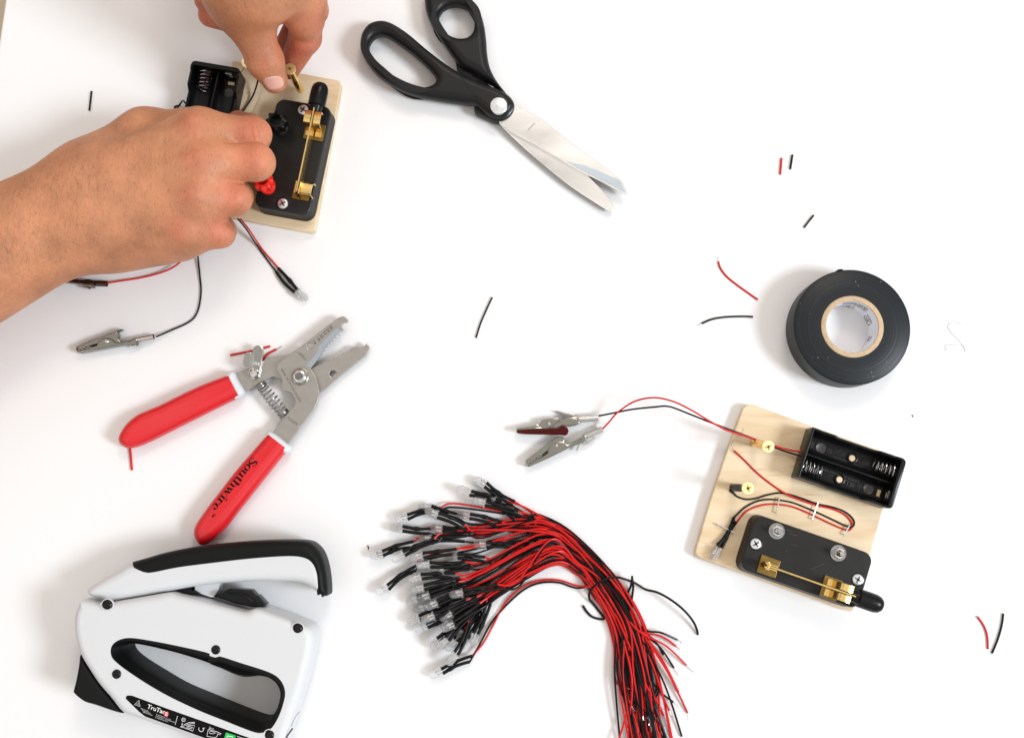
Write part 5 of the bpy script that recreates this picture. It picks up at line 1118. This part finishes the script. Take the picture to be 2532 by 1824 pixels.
ORDN = ['first', 'second', 'third', 'fourth', 'fifth', 'sixth', 'seventh', 'eighth', 'ninth', 'tenth', 'eleventh', 'twelfth', 'thirteenth', 'fourteenth', 'fifteenth', 'sixteenth', 'seventeenth', 'eighteenth', 'nineteenth', 'twentieth']
def ordinal(k):
    return ORDN[k] if k < 20 else (['twenty', 'thirty', 'forty'][(k + 1) // 10 - 2] + (('-' + ORDN[(k + 1) % 10 - 1]) if (k + 1) % 10 else '')).replace('twenty-', 'twenty-')
ordfix = {29: 'thirtieth', 39: 'fortieth'}
ends_x = [(1675, 1581, 0), (1672, 1597, 1), (1697, 1644, 1), (1666, 1650, 0), (1678, 1710, 1), (1700, 1761, 1), (1686, 1820, 0), (1662, 1824, 1), (1640, 1618, 0)]
RR = random.Random(11)
for i, (fx, fy, tx_, ty_, sx_, sy_, z, bw) in enumerate(BU):
    t = rank[i]
    F = B8(fx, fy, z + 2.6); T = B8(tx_, ty_, 2.9 if z < 6 else z + 1.2); d = (T - F).normalized(); F.z = max(F.z, .0031)
    lab = LAB.get(i) or ('clear LED bulb, ' + (ordfix.get(tiprank[i]) or ordinal(tiprank[i])) + ' from the top of the fan')
    th = thing('led_light', (F.x, F.y, 0), lab, 'led', 'LEDs on red and black leads in one tied bundle')
    led_part(th, F, d)
    side = d.cross(Vector((0, 0, 1))).normalized()
    SE = B8(sx_, sy_, z * .75 + .8)
    wires = []
    for s_, mt in ((1, M_redw), (-1, M_blackw)):
        back = -d; a = F + side * s_ * .00135 + back * .0001
        spread = RR.uniform(.8, 1.9) * .001 * s_; dv = (SE - F).normalized().cross(Vector((0, 0, 1)))
        b = SE + dv * spread * (-1 if dv.dot(side) < 0 else 1) * 1.0 + (SE - F).normalized() * (.0 if s_ > 0 else RR.uniform(-.0035, .002))
        sleeve(th, a, b, bw * .001 + s_ * RR.uniform(.0, .0006), .00102, .45 if s_ > 0 else .3 if RR.random() < .3 else 2.0)
        # wire from the sleeve end, along the bundle, through the tie, to the bare end
        dr = (b - a).normalized(); jt = min(max(t + RR.uniform(-.07, .07), 0), 1); L_ = .012
        u = jt
        P1 = N0(1325 + 45 * u + RR.uniform(-12, 12), 1272 + 128 * u ** 1.1, z * .6 + RR.uniform(0, 3.0) + (1.4 if s_ > 0 else .6))
        P1b = N0(1415 + 10 * u, 1316 + 104 * u, RR.uniform(.8, 6) + (.4 if s_ > 0 else 0))
        w_ = RR.uniform(0, 1) * .35 + u * .65; hh = math.sqrt(max(0, 1 - (2 * w_ - 1) ** 2))
        P2 = N0(1532 - 72 * w_, 1424 + 46 * w_, .8 + RR.random() * (1.5 + 5.0 * hh))
        P3 = N0(1598 - 92 * w_ + RR.uniform(-9, 9), 1545 + 8 * w_, .8 + RR.random() * (1.5 + 4.5 * hh))
        if ends_x and i in (0, 1, 2, 4, 6, 7, 3, 5, 8) and s_ == (1 if ends_x[0][2] else -1):
            ex, ey, _ = ends_x.pop(0); P4 = N0(1598 + (ex - 1598) * .5, 1545 + (ey - 1545) * .52, 4); P5 = N0(ex, ey, 1.0)
        else:
            q = RR.random(); ey = RR.choice([RR.uniform(1700, 1800), RR.uniform(1790, 1930), RR.uniform(1840, 1950)]); xs = 1665 - 125 * w_ + RR.uniform(-32, 32) 
            if i == BU.index(BU[-3]) and s_ > 0: xs, ey = 1518, 1850
            P4 = N0(1640 - 118 * w_ + RR.uniform(-18, 18), 1680, .8 + RR.random() * 6); P5 = N0(xs + (ey - 1800) * .12, ey, .7 + RR.random() * 5)
        if i == 37:                                      # the lowest LED's own arc
            o_ = .0 if s_ > 0 else -8
            k_ = 0 if s_ > 0 else 1
            mid = [N0(1195 - 3 * k_, 1588 - 7 * k_, 2.5), N0(1219 - 5 * k_, 1545 - 5 * k_, 1.2), N0(1250 + 3 * k_, 1488 + 6 * k_, 1.2), N0(1294 + 3 * k_, 1449 + 7 * k_, 1.2), N0(1338, 1434 + 6 * k_, 1.2), N0(1384, 1434 + 6 * k_, 1.4), N0(1424, 1447 + 6 * k_, 2)]
            path = [b] + mid + [P2, P3, P4, P5]
        else:
            path = [b - dr * .004, b, b + dr * L_ + Vector((0, 0, .0006 * RR.random())), P1, P1b, P2, P3, P4, P5]
        for q in path: q.z = max(q.z, .0006)
        C_ = cr(path, 7)
        MB().add(*tube_vf(C_, .00060, 7)).build('wire', mt, th, angle=50)
        if P5.y > W(0, 1840, 0).y:
            e0 = C_[-1]; dd = (C_[-1] - C_[-2]).normalized(); dd.z = -abs(dd.z) * .2
            tube('bare_end', [e0 - dd * .0005, e0 + dd * .0025, e0 + dd * .0048 + Vector((RR.uniform(-.0012, .0012), RR.uniform(-.0008, .0008), 0))], .00015, M_spring, th, 5, True, 3)
# the wire that ties the bundle
tie = lead('tie_wire', B10.pts([(152, 428, .9), (185, 480, .8), (230, 525, .8), (290, 548, .8), (345, 545, .8), (300, 480, .6), (245, 410, .8), (212, 370, 2.5), (208, 320, 5), (235, 270, 8), (300, 220, 9.5), (380, 180, 9.5), (460, 170, 9), (540, 190, 7.5), (610, 215, 5), (670, 250, 3.5), (730, 285, 2.5), (820, 305, 4), (920, 355, 6), (1020, 425, 7), (1100, 500, 6), (1160, 580, 4), (1190, 650, 2), (1197, 692, .8)]), M_blackw, None, .00072, 8)
tag(tie, 'loose black wire wound round the middle of the LED bundle with a long free tail', 'wire')
tie2 = lead('tie_wire', B10.pts([(560, 308, 1), (585, 260, 4), (598, 200, 7), (600, 165, 7.2), (604, 200, 6), (610, 250, 4), (605, 310, 2), (595, 375, .8)]), M_blackw, tie, .0007, 8)

# ================================================================== LED HELD UNDER THE FIRST BOARD
li = thing('led_light', A3(1610, 300, 0), 'single clear LED on red and black wires coming out from under the hand', 'led')
F = A3(1592, 305, 3.0); T = A3(1660, 355, 2.7); led_part(li, F, (T - F).normalized())
sleeve(li, A3(1600, 297, 3), A3(1478, 158, 1.6), .0003, .00105, .42); sleeve(li, A3(1583, 310, 3), A3(1465, 180, 1.2), -.0010, .00100, 2)
lead('wire', A3.pts([(1482, 160, 1.5), (1440, 112, 1), (1395, 62, .8), (1360, 15, 1.5), (1330, -30, 4), (1290, -90, 8), (1240, -150, 9)]), M_redw, li, .0005)
lead('wire', A3.pts([(1467, 182, 1.2), (1420, 120, .8), (1375, 60, .8), (1345, 15, 1.5), (1318, -25, 4), (1275, -90, 8), (1225, -150, 9)]), M_blackw, li, .0005)

# ================================================================== OFFCUTS
def scrap(crop, pts, mt, lab, bare=None, g='wire offcuts scattered on the table', r=.0006):
    P = crop.pts(pts, .62)
    o = tube('wire_offcut', P, r, mt, None, 8, True, 6); tag(o, lab, 'wire', g)
    if bare:
        tube('bare_end', crop.pts(bare, .6), .00016, M_chrome, o, 5, True, 4)
K, R_ = M_blackw, M_redw
scrap(A1, [(569, 568), (562, 628), (555, 688)], K, 'short straight black wire offcut alone on the far left above the forearm', r=.00062)
scrap(A7, [(710, 103), (706, 155), (702, 205)], R_, 'short straight red offcut standing left of a black one in the upper right area', r=.0007)
scrap(A7, [(778, 83), (771, 128), (764, 172)], K, 'short straight black offcut just right of a red one in the upper right area', r=.0007)
scrap(A7, [(910, 458), (880, 495), (850, 534)], K, 'short slanting black offcut above the roll of tape', r=.00062)
scrap(A7, [(318, 746), (330, 785), (370, 838), (440, 895), (510, 945), (562, 982)], R_, 'long curved red offcut left of the roll of tape', [(318, 748), (314, 735), (320, 715)])
scrap(A7, [(532, 1088), (460, 1086), (360, 1090), (280, 1103), (214, 1130)], K, 'curved black offcut left of the roll of tape, below a red one', [(216, 1129), (198, 1137), (180, 1143)])
scrap(N0, [(1217, 735), (1203, 765), (1188, 800), (1177, 835)], K, 'slightly bent black offcut alone in the middle of the table', r=.00055)
scrap(A3, [(1180, 698), (1260, 682), (1345, 664), (1428, 643)], R_, 'straight red offcut passing under the lock lever of the wire stripper', r=.00065)
scrap(A3, [(1378, 738), (1400, 700), (1430, 680), (1466, 662)], R_, 'short red offcut touching the wire stripper right of its lock lever', [(1464, 664), (1480, 655), (1498, 643)], r=.00065)
scrap(A3, [(552, 1255), (558, 1300), (563, 1350), (568, 1412)], R_, 'red offcut sticking out from under the end of the left grip', r=.00075)
scrap(N0, [(2418, 1525), (2432, 1545), (2441, 1570), (2443, 1604)], R_, 'curved red offcut left of a black one in the lower right corner', [(2419, 1527), (2412, 1522), (2422, 1524)], r=.00062)
scrap(N0, [(2481, 1516), (2477, 1545), (2467, 1580), (2453, 1614)], K, 'gently curved black offcut at the right edge beside a red one', [(2454, 1612), (2452, 1618)], r=.00065)
sp_ = tube('wire_speck', N0.pts([(909, 1348), (911, 1353), (911, 1357)], .3), .00035, K, None, 6, True, 3); tag(sp_, 'tiny black crumb on the table left of the LED bundle', 'scrap')
sp_ = tube('wire_speck', N0.pts([(360, 266), (362, 268)], .3), .0003, R_, None, 6, False); tag(sp_, 'tiny red crumb on the table above the hand', 'scrap')
sp_ = tube('wire_speck', N0.pts([(2257, 1025), (2258, 1031)], .3), .0004, M_thread, None, 6, False); tag(sp_, 'tiny grey crumb on the table right of the battery holder', 'scrap')
th_ = tube('thread', A7.pts([(1828, 1134), (1790, 1122), (1752, 1132), (1745, 1160), (1775, 1200), (1815, 1240), (1845, 1285), (1850, 1308), (1838, 1270), (1790, 1266), (1740, 1262), (1725, 1275), (1735, 1290), (1715, 1298)], .14), .00013, M_thread, None, 5, True, 6); tag(th_, 'thin grey curled thread on bare table right of the tape roll', 'thread')
